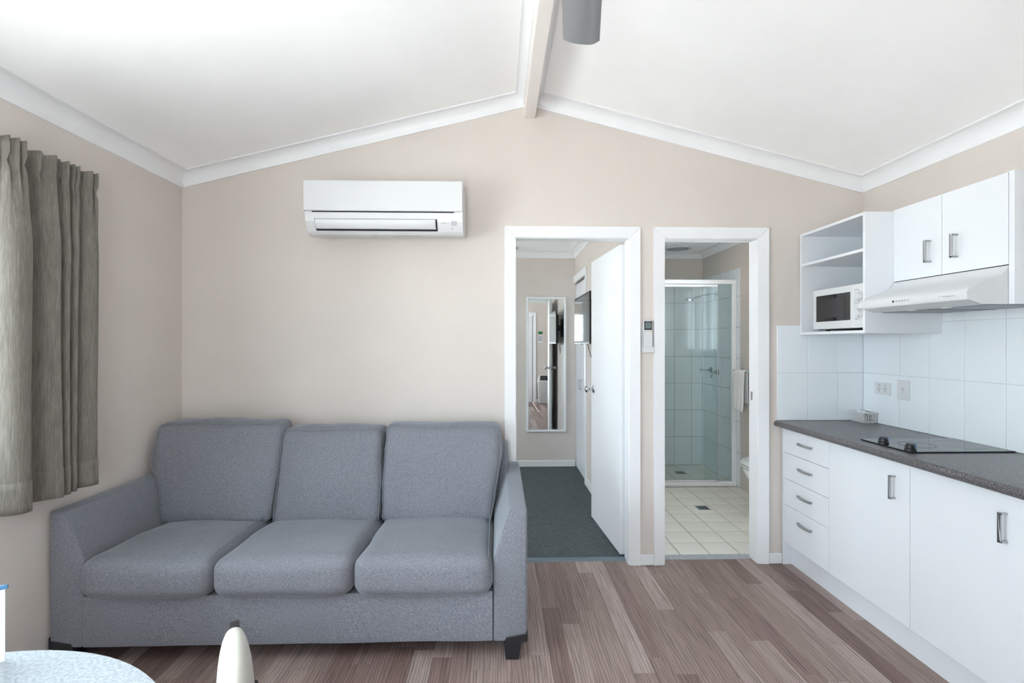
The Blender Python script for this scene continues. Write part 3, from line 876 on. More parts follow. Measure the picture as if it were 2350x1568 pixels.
def cupboard(y0, y1, hy, label):
    r = thing('base_cupboard', (2.05, (y0 + y1) / 2, 0), label, 'cupboard')
    obj('carcass', B(1.82, XR - 0.005, y0 + 0.001, y1 - 0.001, 0.14, ZT), 'cab', r)
    obj('plinth', B(1.853, 1.87, y0, y1, 0, 0.14), 'cab', r, 0.0006)
    d = obj('door', B(DX, DX + 0.017, y0 + 0.0015, y1 - 0.0015, 0.145, 0.862), 'cab', r, 0.0007)
    bar_handle(d, 'z', (DX, hy, 0.742), 0.106, 0.028, 0.011)
    return r
cupboard(2.105, 2.6335, 2.185, 'white base cupboard between the drawers and the nearer cupboard door')
cupboard(1.585, 2.105, 1.695, 'white base cupboard with dark-edged handle at the right picture edge')
c3 = cupboard(1.02, 1.585, 1.47, 'white base cupboard at the near end of the bench')
obj('end_panel', B(DX, XR - 0.005, 1.0, 1.019, 0, ZT), 'cab', c3, 0.001)

# bench top with rolled front edge
bt = MB(); pr = []
r = 0.0175
for k in range(9):
    a = PI / 2 + PI * k / 8
    pr.append((1.748 + r + math.cos(a) * r, 0.8865 + math.sin(a) * (r + 0.001)))
pr = [(XR - 0.004, 0.905)] + pr + [(XR - 0.004, 0.868)]
bt.prism(pr, 'y', 0.985, YB - 0.002)
obj('bench_top', bt, 'counter', smooth=True, label='dark grey speckled laminate kitchen bench top with rounded front edge', cat='bench top')

# splashback tiles
wb = obj('wall_splashback_back', B(1.768, XR, YB - 0.003, YB + 0.002, 0.9, 1.508), 'grout', label='white tiled splashback at the bench end on the gable wall', cat='splashback', kind='structure')
for (x0, x1) in ((1.768, 1.964), (1.964, 2.157), (2.157, XR - 0.007)):
    for (z0, z1) in ((0.906, 1.208), (1.208, 1.508)):
        tile(wb, x0, x1, YB - 0.008, YB - 0.002, z0, z1, 'tilew', 0.0022, 'y')
ws = obj('wall_splashback_side', B(XR - 0.003, XR + 0.002, 0.98, YB, 0.9, 1.86), 'grout', label='white tiled splashback along the kitchen wall under the range hood', cat='splashback', kind='structure')
yb_ = [YB - 0.008, 2.788, 2.59, 2.391, 2.190, 1.99, 1.79, 1.59, 1.39, 1.19, 0.98]
for i in range(len(yb_) - 1):
    for (z0, z1) in ((0.906, 1.208), (1.208, 1.508), (1.508, 1.81)):
        if z0 > 1.4 and yb_[i + 1] > 2.51: continue
        tile(ws, XR - 0.008, XR - 0.002, yb_[i + 1], yb_[i], z0, z1, 'tilew', 0.0022, 'x')

# cooktop
ck = thing('cooktop', (2.07, 2.29, 0.905), 'black glass two-zone ceramic cooktop set into the grey bench', 'cooktop')
obj('glass_plate', B(1.833, 2.315, 2.141, 2.443, 0.9052, 0.9115), 'blackg', ck, 0.0012)
obj('heating_zone', MB().ring((2.205, 2.29), 0.098, 0.1, 0.9114, 0.9119), 'greyp', ck)
obj('heating_zone', MB().ring((1.99, 2.29), 0.071, 0.0722, 0.9114, 0.9119), 'darkgap', ck)
def knob(y):
    k = obj('control_knob', MB().lathe([(0.0225, 0), (0.0225, 0.006), (0.017, 0.0095), (0.0165, 0.022), (0.015, 0.0235)], (1.866, y, 0.9115), 'z', 28), 'black', ck, smooth=True)
    mb = MB().prism([(-0.0215, 0.012), (0.0215, 0.012), (0.013, 0.031), (-0.013, 0.031)], 'x', -0.0055, 0.0055)
    a = math.radians(35)
    mb.xf(lambda p, q, z: (1.866 + p * math.cos(a) - q * math.sin(a), y + p * math.sin(a) + q * math.cos(a), 0.9105 + z))
    obj('grip', mb, 'black', k, 0.001)
    mb = B(-0.0008, 0.0008, -0.0217, -0.0155, 0.013, 0.0315)
    mb.xf(lambda p, q, z: (1.866 + p * math.cos(a) - q * math.sin(a), y + p * math.sin(a) + q * math.cos(a), 0.9105 + z))
    obj('pointer', mb, 'navy', k)
knob(2.335); knob(2.180)

# power point and cooker switch on the tiles
xf_ = XR - 0.008
pp = thing('power_point', (xf_, 2.907, 1.09), 'white double power point on the tiles above the bench corner', 'power outlet')
obj('plate', B(xf_ - 0.008, xf_, 2.848, 2.966, 1.087, 1.158), 'plasticw', pp, 0.002)
for yy in (2.93, 2.884):
    obj('switch_rocker', B(xf_ - 0.0105, xf_ - 0.007, yy - 0.006, yy + 0.006, 1.135, 1.146), 'lgrey', pp, 0.0006)
    s = MB()
    for (dy, z, tl_) in ((-0.007, 1.122, 0.5), (0.007, 1.122, -0.5), (0, 1.107, 0)):
        q = B(-0.0003, 0.0006, -0.0013, 0.0013, -0.0045, 0.0045)
        q.xf(lambda a, b, c: (xf_ - 0.0083 + a, yy + dy + b * math.cos(tl_) - c * math.sin(tl_), z + b * math.sin(tl_) + c * math.cos(tl_)))
        s.add(q.v, q.f)
    obj('pin_slots', s, 'darkgap', pp)
cs = thing('cooker_switch', (xf_, 2.755, 1.073), 'white upright switch plate on the tiles right of the power point', 'switch')
obj('plate', B(xf_ - 0.009, xf_, 2.715, 2.795, 1.070, 1.182), 'plasticw', cs, 0.002)
obj('switch_rocker', B(xf_ - 0.0125, xf_ - 0.008, 2.746, 2.766, 1.118, 1.139), 'plasticw', cs, 0.001)
obj('indicator_dot', B(xf_ - 0.0128, xf_ - 0.012, 2.752, 2.760, 1.134, 1.1365), 'greyp', cs)
obj('indicator_dot', B(xf_ - 0.0096, xf_ - 0.0088, 2.752, 2.760, 1.108, 1.111), 'greyp', cs)

# basket with sachets
bk = thing('basket', (2.272, 3.0, 0.905), 'small white slatted plastic basket in the bench corner', 'basket')
BA = math.radians(0)
bx0, bx1, by0, by1, bz0 = 2.228, 2.317, 2.945, 3.062, 0.9055
obj('base', B(bx0 + 0.008, bx1 - 0.006, by0 + 0.008, by1 - 0.006, bz0, bz0 + 0.003), 'plasticw', bk, 0.001)
rim = [(bx0, by0, 0.968), (bx1, by0, 0.968), (bx1, by1, 0.968), (bx0, by1, 0.968)]
obj('rim', MB().tube([rim[0], ((bx0 + bx1) / 2, by0, 0.968), rim[1], (bx1, (by0 + by1) / 2, 0.968), rim[2], ((bx0 + bx1) / 2, by1, 0.968), rim[3], (bx0, (by0 + by1) / 2, 0.968)], 0.0035, 8, True), 'plasticw', bk, smooth=True)
s = MB()
def slat(a, b):
    s.tube([a, b], 0.0024, 6)
for k in range(9):
    t = k / 8
    slat((bx0 + (bx1 - bx0) * t, by0, 0.968), (bx0 + 0.008 + (bx1 - bx0 - 0.014) * t, by0 + 0.008, bz0 + 0.001))
    slat((bx0 + (bx1 - bx0) * t, by1, 0.968), (bx0 + 0.008 + (bx1 - bx0 - 0.014) * t, by1 - 0.006, bz0 + 0.001))
for k in range(12):
    t = k / 11
    slat((bx0, by0 + (by1 - by0) * t, 0.968), (bx0 + 0.008, by0 + 0.008 + (by1 - by0 - 0.014) * t, bz0 + 0.001))
    slat((bx1, by0 + (by1 - by0) * t, 0.968), (bx1 - 0.006, by0 + 0.008 + (by1 - by0 - 0.014) * t, bz0 + 0.001))
zz = 0.938
s.tube([(bx0 + 0.004, by0 + 0.004, zz), (bx1 - 0.003, by0 + 0.004, zz), (bx1 - 0.003, by1 - 0.003, zz), (bx0 + 0.004, by1 - 0.003, zz)], 0.002, 6, True)
obj('slats', s, 'plasticw', bk, kind='stuff')
sach = [('pink', 'pink sugar sachet low in the white basket', (2.258, 2.995, 0.928), (0.9, 0.2, 1.4), 0.05),
        ('paper', 'white sachet leaning up out of the basket', (2.262, 3.012, 0.945), (0.35, 1.15, 0.5), 0.07),
        ('paper', 'white paper tea bag tag lying across the basket rim', (2.268, 2.985, 0.968), (0.1, 0.25, -0.5), 0.05),
        ('brownp', 'brown coffee sachet at the near side of the basket', (2.28, 2.968, 0.936), (1.3, 0.1, 0.1), 0.045),
        ('black', 'black tea sachet standing at the back of the basket', (2.292, 3.0, 0.955), (1.1, 0.15, 1.2), 0.05)]
for (mt, lb, c, ro, L) in sach:
    mbx = cushion_mb((0, 0, 0), (L / 2, 0.019, 0.003), 0.0025, 8, (0, 0, 0.003))
    mt_ = Matrix.Rotation(ro[2], 4, 'Z') @ Matrix.Rotation(ro[1], 4, 'Y') @ Matrix.Rotation(ro[0], 4, 'X')
    mbx.xf(lambda a, b, d: tuple(mt_ @ Vector((a, b, d)) + Vector(c)))
    obj('sachet', mbx, mt, smooth=True, label=lb, cat='sachet', group='sachets in the basket')

# ------------------------------------------------------------------ open microwave shelf
MX = 1.91
os_ = thing('open_shelf_cabinet', (2.12, 2.79, 1.45), 'white open wall cabinet holding the microwave', 'cabinet')
t = 0.016
MY0, MY1, MZ0, MZ1 = 2.513, 3.066, 1.448, 2.082
obj('side_panel', B(MX, XR - 0.009, MY0, MY0 + t, MZ0, MZ1), 'cab', os_, 0.0008)
obj('side_panel', B(MX, XR - 0.002, MY1 - t, MY1, MZ0, MZ1), 'cab', os_, 0.0008)
obj('top_panel', B(MX, XR - 0.002, MY0 + t, MY1 - t, MZ1 - t, MZ1), 'cab', os_, 0.0008)
obj('bottom_panel', B(MX, XR - 0.009, MY0 + t, MY1 - t, MZ0, MZ0 + t), 'cab', os_, 0.0008)
obj('shelf', B(MX + 0.001, XR - 0.012, MY0 + t, MY1 - t, 1.877, 1.893), 'cab', os_, 0.0008)
obj('back_panel', B(XR - 0.012, XR - 0.009, MY0 + t, MY1 - t, MZ0 + t, MZ1 - t), 'cab', os_)

# microwave
mw = thing('microwave', (2.1, 2.75, 1.466), 'white compact microwave with dark window and two round dials', 'microwave')
obj('body', B(1.945, 2.25, 2.541, 2.958, 1.480, 1.712), 'plasticw', mw, 0.008, 3)
obj('door', B(1.929, 1.945, 2.622, 2.965, 1.478, 1.715), 'plasticw', mw, 0.005, 3)
obj('control_panel', B(1.929, 1.945, 2.535, 2.6205, 1.478, 1.715), 'plasticw', mw, 0.004, 3)
wi = obj('window', B(1.9268, 1.931, 2.647, 2.932, 1.523, 1.677), 'blackg', mw, 0.0005)
obj('inner_mesh', B(1.9262, 1.928, 2.688, 2.885, 1.545, 1.652), 'mwmesh', wi)
for zc_, nm in ((1.646, 'power'), (1.557, 'timer')):
    k = obj('dial', MB().lathe([(0.0255, 0.0), (0.0255, -0.003), (0.0215, -0.004), (0.020, -0.019), (0.018, -0.021)], (1.929, 2.578, zc_), 'x', 28), 'plasticw', mw, smooth=True)
    obj('dial_ring', MB().lathe([(0.027, 0.0), (0.027, -0.0014), (0.0252, -0.0014)], (1.929, 2.578, zc_), 'x', 28), 'greyp', k)
    obj('grip', B(1.905, 1.909, 2.5755, 2.5805, zc_ - 0.019, zc_ + 0.019), 'plasticw', k, 0.0008)
RX = (PI / 2, 0, -PI / 2)
text('lettering', 'POWER', 0.0085, (1.9285, 2.612, 1.683), RX, 'greyp', mw)
text('lettering', 'DEFROST', 0.006, (1.9285, 2.612, 1.612), RX, 'greyp', mw)
text('lettering', 'TIMER', 0.0085, (1.9285, 2.612, 1.5255), RX, 'greyp', mw)
obj('open_button', B(1.9265, 1.931, 2.548, 2.606, 1.489, 1.516), 'plasticw', mw, 0.0015)
for yy in (2.60, 2.90):
    for xx in (1.98, 2.22):
        obj('foot', MB().lathe([(0.011, 0), (0.013, 0.0165)], (xx, yy, 1.4642), 'z', 12), 'black', mw)
obj('base_plate', B(1.95, 2.24, 2.56, 2.95, 1.4745, 1.4805), 'black', mw)

# wall cupboard above the hood
UX = 2.06
uc = thing('wall_cupboard', (2.19, 2.22, 1.55), 'white two-door wall cupboard above the range hood', 'cupboard')
obj('gap_shade_strip', B(UX + 0.006, UX + 0.03, 1.9335, 2.5105, 1.7106, 1.7148), 'darkgap', uc)  # dark strip, gives the gap below the doors its shade by colour
obj('carcass', B(UX + 0.0301, XR - 0.009, 1.932, 2.511, 1.712, 2.087), 'cab', uc)
d1 = obj('door', B(UX, UX + 0.016, 2.2335, 2.511, 1.7145, 2.087), 'cab', uc, 0.0007)
d2 = obj('door', B(UX, UX + 0.016, 1.9335, 2.2305, 1.7145, 2.087), 'cab', uc, 0.0007)
bar_handle(d1, 'z', (UX, 2.292, 1.833), 0.105, 0.03, 0.012)
bar_handle(d2, 'z', (UX, 2.155, 1.833), 0.105, 0.03, 0.012)
obj('end_panel', B(UX, XR - 0.009, 1.909, 1.931, 1.553, 2.089), 'cab', uc, 0.0008)

# range hood
hd = thing('range_hood', (2.1, 2.23, 1.553), 'white slimline range hood with push buttons under the wall cupboard', 'range hood')
HY0, HY1 = 1.9335, 2.5105
up = [(2.062, 1.7105), (2.052, 1.690), (2.032, 1.672), (2.0, 1.659), (1.95, 1.641), (1.91, 1.6235), (1.896, 1.616), (1.889, 1.605), (1.8885, 1.580), (1.893, 1.5725), (1.905, 1.570)]
prof = up + [(1.945, 1.5555), (1.955, 1.5535), (XR - 0.010, 1.5535), (XR - 0.010, 1.7105)]
obj('housing', MB().prism(prof, 'y', HY0, HY1), 'plasticw', hd, smooth=True)
obj('lip_end', MB().prism([(1.8885, 1.578), (1.8885, 1.603), (1.897, 1.613), (1.9085, 1.617), (1.9085, 1.572)], 'y', HY1, HY1 + 0.032), 'plasticw', hd, 0.004, 3, True)
flt = obj('filter_panel', B(1.985, XR - 0.03, HY0 + 0.02, HY1 - 0.02, 1.5505, 1.5536), 'filter', hd, 0.0006)
obj('filter_seam', B(1.985, XR - 0.03, 2.215, 2.222, 1.5495, 1.551), 'darkgap', flt)
obj('filter_catch', B(1.962, 1.984, 2.28, 2.31, 1.5498, 1.5536), 'plasticw', hd, 0.0005)
obj('filter_catch', B(1.962, 1.984, 2.1, 2.13, 1.5498, 1.5536), 'plasticw', hd, 0.0005)
obj('indicator_button', MB().lathe([(0.0055, 0), (0.005, -0.0025)], (1.889, 2.304, 1.594), 'x', 14), 'red', hd)
for k in range(5):
    obj('push_button', MB().lathe([(0.0052, 0), (0.0052, -0.0022), (0.0035, -0.0022), (0.0035, -0.0008)], (1.889, 2.284 - k * 0.0165, 1.594), 'x', 14), 'sensor' if k < 4 else 'lgrey', hd)
text('emblem', 'W', 0.013, (1.8885, 2.058, 1.593), RX, 'lgrey', hd, 'CENTER')
text('lettering', 'Westinghouse', 0.0105, (1.8885, 2.046, 1.593), RX, 'greyp', hd)

# ------------------------------------------------------------------ ceiling fan
fan = thing('ceiling_fan', (0.19, 1.09, 2.39), 'silver grey ceiling fan with one blade reaching into the picture top', 'ceiling fan')
obj('canopy', MB().lathe([(0.055, 0.0), (0.055, -0.03), (0.02, -0.06)][::-1], (0.198, 1.09, 2.80), 'z', 24), 'brushed', fan, smooth=True)
obj('rod', MB().tube([(0.198, 1.09, 2.76), (0.19, 1.09, 2.52)], 0.011, 12), 'brushed', fan, smooth=True)
obj('motor', MB().lathe([(0.02, -0.06), (0.07, -0.055), (0.09, -0.02), (0.09, 0.06), (0.06, 0.085), (0.02, 0.09)], (0.19, 1.09, 2.45), 'z', 32), 'brushed', fan, smooth=True)
def blade(ang):
    nL, nW = 16, 12; top = []; L0, L1 = 0.13, 0.60
    rows_t, rows_b = [], []
    for i in range(nL + 1):
        s_ = L0 + (L1 - L0) * i / nL
        hw = 0.056 + 0.006 * (i / nL)
        rt, rb = [], []
        for j in range(nW + 1):
            u = -1 + 2 * j / nW
            ss = s_
            if i == nL: ss = s_ - 0.010 * abs(u) ** 4 - 0.004 * (u + 1) * 0.5
            z = 0.010 * u + 0.006 * (u * u) + (0.007 * max(0, -u - 0.6) / 0.4)
            rt.append((ss, u * hw, z + 0.0012)); rb.append((ss, u * hw, z - 0.0012))
        rows_t.append(rt); rows_b.append(rb)
    mb = MB()
    ring_rows = [rt + rb[::-1] + [rt[0]] for rt, rb in zip(rows_t, rows_b)]
    mb.sheet(ring_rows)
    n_ = len(ring_rows[0])
    mb.add(ring_rows[0][:-1], [tuple(range(n_ - 1))]); mb.add(ring_rows[-1][:-1], [tuple(range(n_ - 1))[::-1]])
    mb.box(0.07, 0.16, -0.02, 0.02, -0.006, -0.002)
    ca, sa = math.cos(ang), math.sin(ang)
    mb.xf(lambda a, b, c: (0.19 + a * ca - b * sa, 1.09 + a * sa + b * ca, 2.42 + c))
    return mb
th0 = math.atan2(1.0, 0.16)
for k in range(3):
    obj('blade', blade(th0 + k * 2 * PI / 3), 'blade', fan, smooth=True)

# ------------------------------------------------------------------ curtain
def catmull(P, m):
    out = []
    for i in range(len(P) - 1):
        p0 = P[max(i - 1, 0)]; p1 = P[i]; p2 = P[i + 1]; p3 = P[min(i + 2, len(P) - 1)]
        for k in range(m):
            t = k / m
            out.append(tuple(0.5 * (2 * b + (c - a) * t + (2 * a - 5 * b + 4 * c - d) * t * t + (3 * b - a - 3 * c + d) * t ** 3) for a, b, c, d in zip(p0, p1, p2, p3)))
    out.append(P[-1]); return out
cp = [(1.872, -1.905), (1.862, -1.87), (1.866, -1.82), (1.885, -1.785), (1.915, -1.775), (1.94, -1.785), (1.953, -1.83), (1.957, -1.885), (1.99, -1.89), (2.04, -1.845), (2.083, -1.805), (2.098, -1.815), (2.097, -1.865), (2.112, -1.862), (2.132, -1.818), (2.146, -1.822), (2.146, -1.86), (2.158, -1.853), (2.172, -1.818), (2.184, -1.825), (2.182, -1.868), (2.21, -1.862), (2.255, -1.822), (2.285, -1.812), (2.298, -1.835), (2.300, -1.885)]
cp = catmull(cp, 6)
N = len(cp)
rows = []
zs_ = [0.757 + (2.165 - 0.757) * (1 - k / 48) for k in range(49)]
for z in zs_:
    h = (z - 0.757) / (2.165 - 0.757)
    wv = 1.0
    if h > 0.72: wv = 1 - 0.42 * min(1, (h - 0.72) / 0.2) ** 1.3
    pinch = math.exp(-((z - 2.075) / 0.018) ** 2)
    row = []
    for k, (yy, xx) in enumerate(cp):
        s_ = k / (N - 1)
        x_ = -1.855 + (xx + 1.855) * wv
        if h > 0.80:
            f = min(1, (h - 0.80) / 0.12)
            x_ += 0.011 * f * math.sin(s_ * 2 * PI * 23)
        x_ -= 0.012 * pinch * (0.5 + 0.5 * math.sin(s_ * 2 * PI * 11 + 1))
        y_ = yy + 0.012 * (h - 0.3) * math.sin(s_ * 9 + 1.0) + 0.008 * noise.noise(Vector((s_ * 6, z * 1.3, 0))) + 0.018 * max(0, h - 0.1) * (s_ - 0.2)
        x_ += 0.006 * noise.noise(Vector((s_ * 9, z * 1.6, 5)))
        dz_ = 0.004 * noise.noise(Vector((s_ * 12, 0, 1))) if z < 0.8 else (0.004 * math.sin(s_ * 2 * PI * 23) if h > 0.98 else 0)
        row.append((x_, y_, z + dz_))
    rows.append(row)
cu = thing('curtain', (-1.855, 1.95, 0.757), 'gathered grey brown fabric curtain hanging at the window wall', 'curtain')
co = obj('drape', MB().sheet(rows), 'curtain', cu, smooth=True)
co.data.polygons.foreach_set('use_smooth', [True] * len(co.data.polygons))
so = co.modifiers.new('thickness', 'SOLIDIFY'); so.thickness = 0.0022; so.offset = 0
# hem stitched strip, a slightly proud second layer
hem = []
for q in range(5):
    i = 48 - q
    hem.append([(p[0] + 0.0022, p[1], p[2]) for p in rows[i]])
hm = obj('hem', MB().sheet(hem), 'curtain', cu, smooth=True)
sm = hm.modifiers.new('thickness', 'SOLIDIFY'); sm.thickness = 0.002; sm.offset = 0
tr = thing('curtain_track', (-1.88, 1.0, 2.12), 'white curtain track above the living room window', 'curtain track')
obj('rail', B(-1.932, -1.91, -0.1, 2.29, 2.118, 2.142), 'plasticw', tr, 0.003)
for yy in (0.0, 1.1, 2.2):
    obj('bracket', B(XL, -1.912, yy - 0.012, yy + 0.012, 2.12, 2.15), 'plasticw', tr, 0.002)

# ------------------------------------------------------------------ round table, folder, chair
TC = (-0.975, 0.58)
tb = thing('round_table', (TC[0], TC[1], 0), 'round pale blue grey laminate table at the lower left corner', 'table')
obj('tabletop', MB().lathe([(0.48, -0.026), (0.50, -0.024), (0.5045, -0.016), (0.5045, -0.006), (0.501, -0.001), (0.497, 0.0)], (TC[0], TC[1], 0.74), 'z', 96), 'table', tb, smooth=True)
obj('column', MB().lathe([(0.15, 0.704), (0.15, 0.714)][::1], (TC[0], TC[1], 0), 'z', 24), 'black', tb)
obj('column', MB().tube([(TC[0], TC[1], 0.03), (TC[0], TC[1], 0.706)], 0.038, 20), 'black', tb, smooth=True)
for k in range(4):
    a = PI / 4 + 0.25 + k * PI / 2
    e = (TC[0] + 0.30 * math.cos(a), TC[1] + 0.30 * math.sin(a))
    obj('foot', MB().tube([(TC[0], TC[1], 0.06), ((TC[0] + e[0]) / 2, (TC[1] + e[1]) / 2, 0.045), (e[0], e[1], 0.018)], [0.03, 0.024, 0.017], 12), 'black', tb, smooth=True)

fo = thing('folder', (-1.09, 1.02, 0.741), 'upright white card folder with blue top edge on the round table', 'folder')
def leaf(a, b, z0, z1, th=0.0025):
    a, b = Vector(a), Vector(b); d = (b - a).normalized(); n = Vector((-d.y, d.x)) * th / 2
    return MB().prism([tuple(a + n), tuple(b + n), tuple(b - n), tuple(a - n)], 'z', z0, z1)
obj('cover', leaf((-1.016, 1.045), (-1.165, 1.0), 0.7405, 0.889), 'paper', fo)
obj('cover', leaf((-1.016, 1.045), (-1.15, 0.93), 0.7405, 0.889), 'paper', fo)
obj('top_edge', leaf((-1.012, 1.047), (-1.165, 1.0), 0.889, 0.8965, 0.004), 'bluep', fo)
obj('top_edge', leaf((-1.012, 1.046), (-1.15, 0.93), 0.889, 0.8965, 0.004), 'bluep', fo)

ch = thing('dining_chair', (0, 0, 0), 'cream padded dining chair seen edge-on beside the round table', 'chair')
# local frame: faces +x, backrest at x = 0
bkr = MB(); nu, nv = 40, 20; vs = []
def spw(c, e): return math.copysign(abs(c) ** e, c)
for i in range(nv + 1):
    b = -PI / 2 + PI * i / nv
    for j in range(nu):
        a = 2 * PI * j / nu
        vs.append((0.036 * spw(math.cos(b), 0.8) * spw(math.cos(a), 0.9), 0.205 * spw(math.cos(b), 0.8) * spw(math.sin(a), 0.6), 0.615 + 0.197 * spw(math.sin(b), 0.9)))
fs = []
for i in range(nv):
    for j in range(nu):
        k = (j + 1) % nu
        fs.append((i * nu + j, i * nu + k, (i + 1) * nu + k, (i + 1) * nu + j))
bkr.add(vs, fs)
bkr.xf(lambda x_, y_, z_: (x_ + 0.35 * y_ * y_ - 0.06 * (z_ - 0.842) * -1 * 0.0, y_, z_))
bo = obj('backrest', bkr, 'vinyl', ch, smooth=True)
for sg in (-1, 1):
    obj('post_cap', B(-0.006, 0.0125, sg * 0.115 - 0.012, sg * 0.115 + 0.012, 0.765, 0.7965), 'black', ch, 0.001, label='small black cap')
obj('seat', cushion_mb((0.24, 0, 0.455), (0.205, 0.205, 0.03), 0.028, 14, (0, 0, 0.012)), 'vinyl', ch, smooth=True)
for sg in (-1, 1):
    obj('back_post', MB().tube([(-0.032, sg * 0.11, 0.66), (-0.032, sg * 0.12, 0.55), (-0.01, sg * 0.15, 0.43)], 0.010, 10), 'black', ch, smooth=True)
    obj('leg', MB().tube([(0.41, sg * 0.17, 0.43), (0.43, sg * 0.18, 0.0)], 0.011, 10), 'black', ch, smooth=True)
    obj('leg', MB().tube([(0.0, sg * 0.16, 0.43), (-0.04, sg * 0.18, 0.0)], 0.011, 10), 'black', ch, smooth=True)
    obj('seat_rail', MB().tube([(-0.01, sg * 0.155, 0.424), (0.42, sg * 0.165, 0.424)], 0.010, 8), 'black', ch, smooth=True)
ch.location = (-0.506, 0.968, 0)
ch.rotation_euler = (0, 0, math.atan2(-0.465, -0.885))

# ------------------------------------------------------------------ bedroom door
door = thing('door_1', (0.832, 3.20, 0), 'white bedroom door standing open with round chrome knobs', 'door', kind='structure')
ORG[door] = Vector((0, 0, 0))
L = 0.72
lf = obj('door_leaf', B(-0.035, 0.0, 0.0, L, 0.014, 2.04), 'trim', door, 0.0015)
for sg, x0 in ((-1, -0.035), (1, 0.0)):
    prf = [(0.030, 0), (0.030, 0.004), (0.024, 0.008), (0.011, 0.012), (0.010, 0.030), (0.018, 0.036), (0.0255, 0.046), (0.0265, 0.055), (0.022, 0.066), (0.008, 0.071)]
    obj('door_knob', MB().lathe([(r_, sg * h_) for r_, h_ in prf], (x0, L - 0.062, 1.035), 'x', 28), 'chrome', door, smooth=True, label='round chrome door knob')
obj('latch_plate', B(-0.029, -0.006, L, L + 0.0012, 1.005, 1.065), 'chrome', door)
for z in (0.25, 1.80):
    obj('hinge', MB().tube([(0.0065, -0.006, z - 0.05), (0.0065, -0.006, z + 0.05)], 0.0065, 10).box(-0.033, 0.006, -0.0025, 0.0005, z - 0.05, z + 0.05), 'trim', door)
door.rotation_euler = (0, 0, math.radians(4.2))

# mirror
mi = thing('wall_mirror', (0.545, YE, 0.40), 'tall white-framed mirror on the bedroom end wall', 'mirror')
m0, m1, mz0, mz1 = 0.319, 0.768, 0.398, 1.918
fw = 0.024
obj('frame_side', B(m0, m0 + fw, YE - 0.022, YE, mz0, mz1), 'trim', mi, 0.004)
obj('frame_side', B(m1 - fw, m1, YE - 0.022, YE, mz0, mz1), 'trim', mi, 0.004)
obj('frame_rail', B(m0 + fw, m1 - fw, YE - 0.022, YE, mz0, mz0 + fw), 'trim', mi, 0.004)
obj('frame_rail', B(m0 + fw, m1 - fw, YE - 0.022, YE, mz1 - fw, mz1), 'trim', mi, 0.004)
obj('mirror_glass', B(m0 + fw - 0.002, m1 - fw + 0.002, YE - 0.012, YE - 0.002, mz0 + fw - 0.002, mz1 - fw + 0.002), 'mirror', mi)

# television
tv = thing('television', (0.77, 4.38, 1.39), 'flat black television on a wall arm beside the open bedroom door', 'television')
obj('bezel', B(0.742, 0.757, 3.985, 4.77, 1.390, 1.823), 'black', tv, 0.003)
obj('screen', B(0.7416, 0.743, 4.004, 4.752, 1.414, 1.808), 'screen', tv)
obj('back_cover', B(0.757, 0.785, 4.05, 4.70, 1.40, 1.77), 'black', tv, 0.01, 2)
obj('logo_tab', B(0.742, 0.75, 4.36, 4.40, 1.384, 1.391), 'black', tv, 0.001)
obj('bottom_strip', B(0.7405, 0.743, 3.99, 4.765, 1.392, 1.401), 'brushed', tv)
obj('mount_plate', B(0.785, 0.795, 4.28, 4.48, 1.50, 1.72), 'black', tv, 0.002)
obj('mount_arm', B(0.795, 0.86, 4.34, 4.42, 1.56, 1.64), 'black', tv, 0.004)
obj('wall_plate', B(0.858, 0.87, 4.28, 4.48, 1.48, 1.72), 'black', tv, 0.002)
obj('cable', MB().tube([(0.80, 4.45, 1.45), (0.82, 4.46, 1.36), (0.84, 4.44, 1.28), (0.845, 4.40, 1.25), (0.85, 4.37, 1.30), (0.85, 4.36, 1.42)], 0.003, 8), 'black', tv, smooth=True)

# wardrobe
wa = thing('wardrobe', (0.9, 5.2, 0), 'white built-in wardrobe with two doors beside the mirror wall', 'wardrobe')
obj('carcass', MB().box(0.905, 1.40, 4.85, 4.868, 0, 2.07).box(0.905, 1.40, 5.53, 5.545, 0, 2.07).box(1.385, 1.40, 4.868, 5.53, 0, 2.07), 'cab', wa)
obj('plinth', B(0.885, 0.90, 4.851, 5.545, 0, 0.06), 'cab', wa, 0.001)
for (y0, y1, hy) in ((4.853, 5.198, 5.15), (5.201, 5.545, 5.25)):
    d = obj('door', B(0.884, 0.902, y0, y1, 0.062, 2.055), 'cab', wa, 0.0008)
    bar_handle(d, 'z', (0.884, hy, 0.955), 0.10, 0.026, 0.010)
ar = 0.06
obj('head_board', B(0.853, 0.8695, 4.79, 5.545, 2.07, 2.148), 'trim', wa, 0.003)
obj('side_board', B(0.853, 0.884, 4.79, 4.849, 0, 2.07), 'trim', wa, 0.003)
li = thing('ceiling_light', (0.15, 5.28, 2.40), 'small round silver light on the bedroom ceiling', 'light')
obj('rim', MB().lathe([(0.05, 0.0), (0.056, 0.006), (0.056, 0.024)], (0.152, 5.28, 2.401), 'z', 24), 'brushed', li, smooth=True)
obj('lens', MB().lathe([(0.03, 0.0), (0.04, 0.003)], (0.152, 5.28, 2.3985), 'z', 24), 'lgrey', li)

